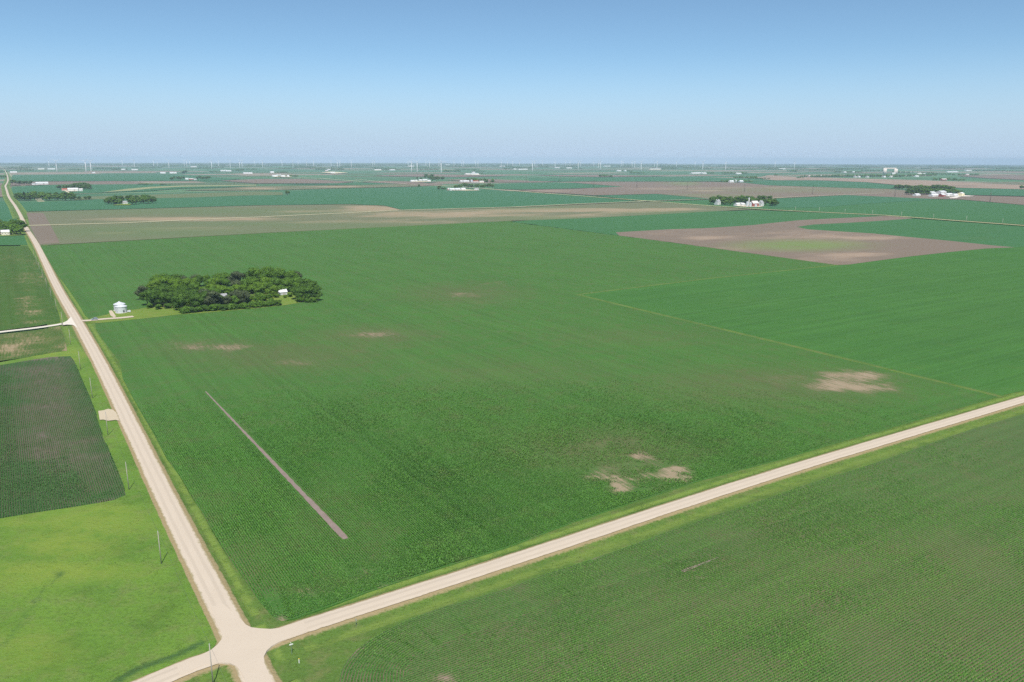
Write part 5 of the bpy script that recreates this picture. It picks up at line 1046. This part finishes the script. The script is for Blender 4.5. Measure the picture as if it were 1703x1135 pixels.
for i, (px, py) in enumerate([(673, 293), (704, 295), (825, 300), (875, 303), (931, 304), (987, 312), (1059, 313), (1143, 315.5), (1238, 319.5), (1351, 324), (1488, 328), (1646, 337.5)]):
    x, y = G(px, py)
    if pq is None:
        pq = empty('transmission_pole', (0, 0, 0))
        for s in (-2.2, 2.2): part('pole', MB().tube((s, 0, -1), (s, 0, 30), .42, .28, 8).mesh('pole', True), DWOOD, pq)
        part('crossarm', MB().box((0, 0, 27), (12, .4, .5)).mesh('crossarm'), DWOOD, pq)
        part('brace', MB().tube((-2.2, 0, 20), (2.2, 0, 26), .15, .15, 5).mesh('brace'), DWOOD, pq)
        o = pq
    else: o = copy_tree(pq)
    o.location = (x, y, ground_z(x, y, 1)); o.rotation_euler = (0, 0, R(40))
    props(o, f'tall dark twin-legged transmission pole in the far fields, {nth(i)} from the left', 'transmission pole', 'dark transmission poles across the far fields')

# ------------------------------------------------------------------ roadside signs and posts
SIGNB = flat('sign_back', (.62, .63, .64), rough=.4, metal=.4); GREENP = flat('sign_post_steel', (.16, .22, .18), rough=.5); WHITE = flat('white_paint', (.82, .82, .80), rough=.5)
x, y = G(485.3, 1088.5); r = empty('street_sign', (x, y, ground_z(x, y, 1)-.3), EANG)
part('post', MB().box((0, 0, 1.4), (.09, .07, 3.0)).mesh('post'), GREENP, r)
part('blade', MB().box((0, 0, 3.02), (.95, .04, .24)).mesh('blade'), WHITE, r); part('blade', MB().box((0, .02, 3.28), (.04, .95, .24)).mesh('blade'), WHITE, r)
part('bracket', MB().box((0, 0, 2.88), (.07, .07, .1)).mesh('bracket'), SIGNB, r)
props(r, 'street name sign with white blades on a green post at the crossing', 'street sign')
x, y = G(592.3, 1041); r = empty('road_sign', (x, y, ground_z(x, y, 1)-.3), EANG)
part('post', MB().box((0, 0, 1.1), (.08, .06, 2.4)).mesh('post'), GREENP, r); part('panel', MB().box((.05, 0, 2.0), (.05, .62, .62)).mesh('panel'), SIGNB, r)
props(r, 'small road sign seen edge-on beside the right gravel road', 'road sign')
x, y = G(497.6, 1103.5); r = empty('marker_post', (x, y, ground_z(x, y, 1)))
part('post', MB().box((0, 0, .55), (.14, .14, 1.2)).mesh('post'), WHITE, r); part('cap', MB().box((0, 0, 1.22), (.2, .2, .14)).mesh('cap'), flat('marker_cap', (.8, .55, .08)), r)
props(r, 'white marker post standing in the corner grass by the crossing', 'marker post')
x, y = G(103.5, 541.8); r = empty('mailbox', (x, y, ground_z(x, y, 1)), NANG)
part('post', MB().box((0, 0, .5), (.12, .12, 1.2)).mesh('post'), WOOD, r); bxm = MB().prism([(-.35, 1.05), (.35, 1.05), (.35, 1.35), (.22, 1.5), (-.22, 1.5), (-.35, 1.35)], -.45, .45); part('box', bxm.mesh('box'), DARKM, r)
part('flag', MB().box((.38, .2, 1.45), (.03, .2, .12)).mesh('flag'), TAIL, r)
props(r, 'dark mailbox at the mouth of the white driveway', 'mailbox')
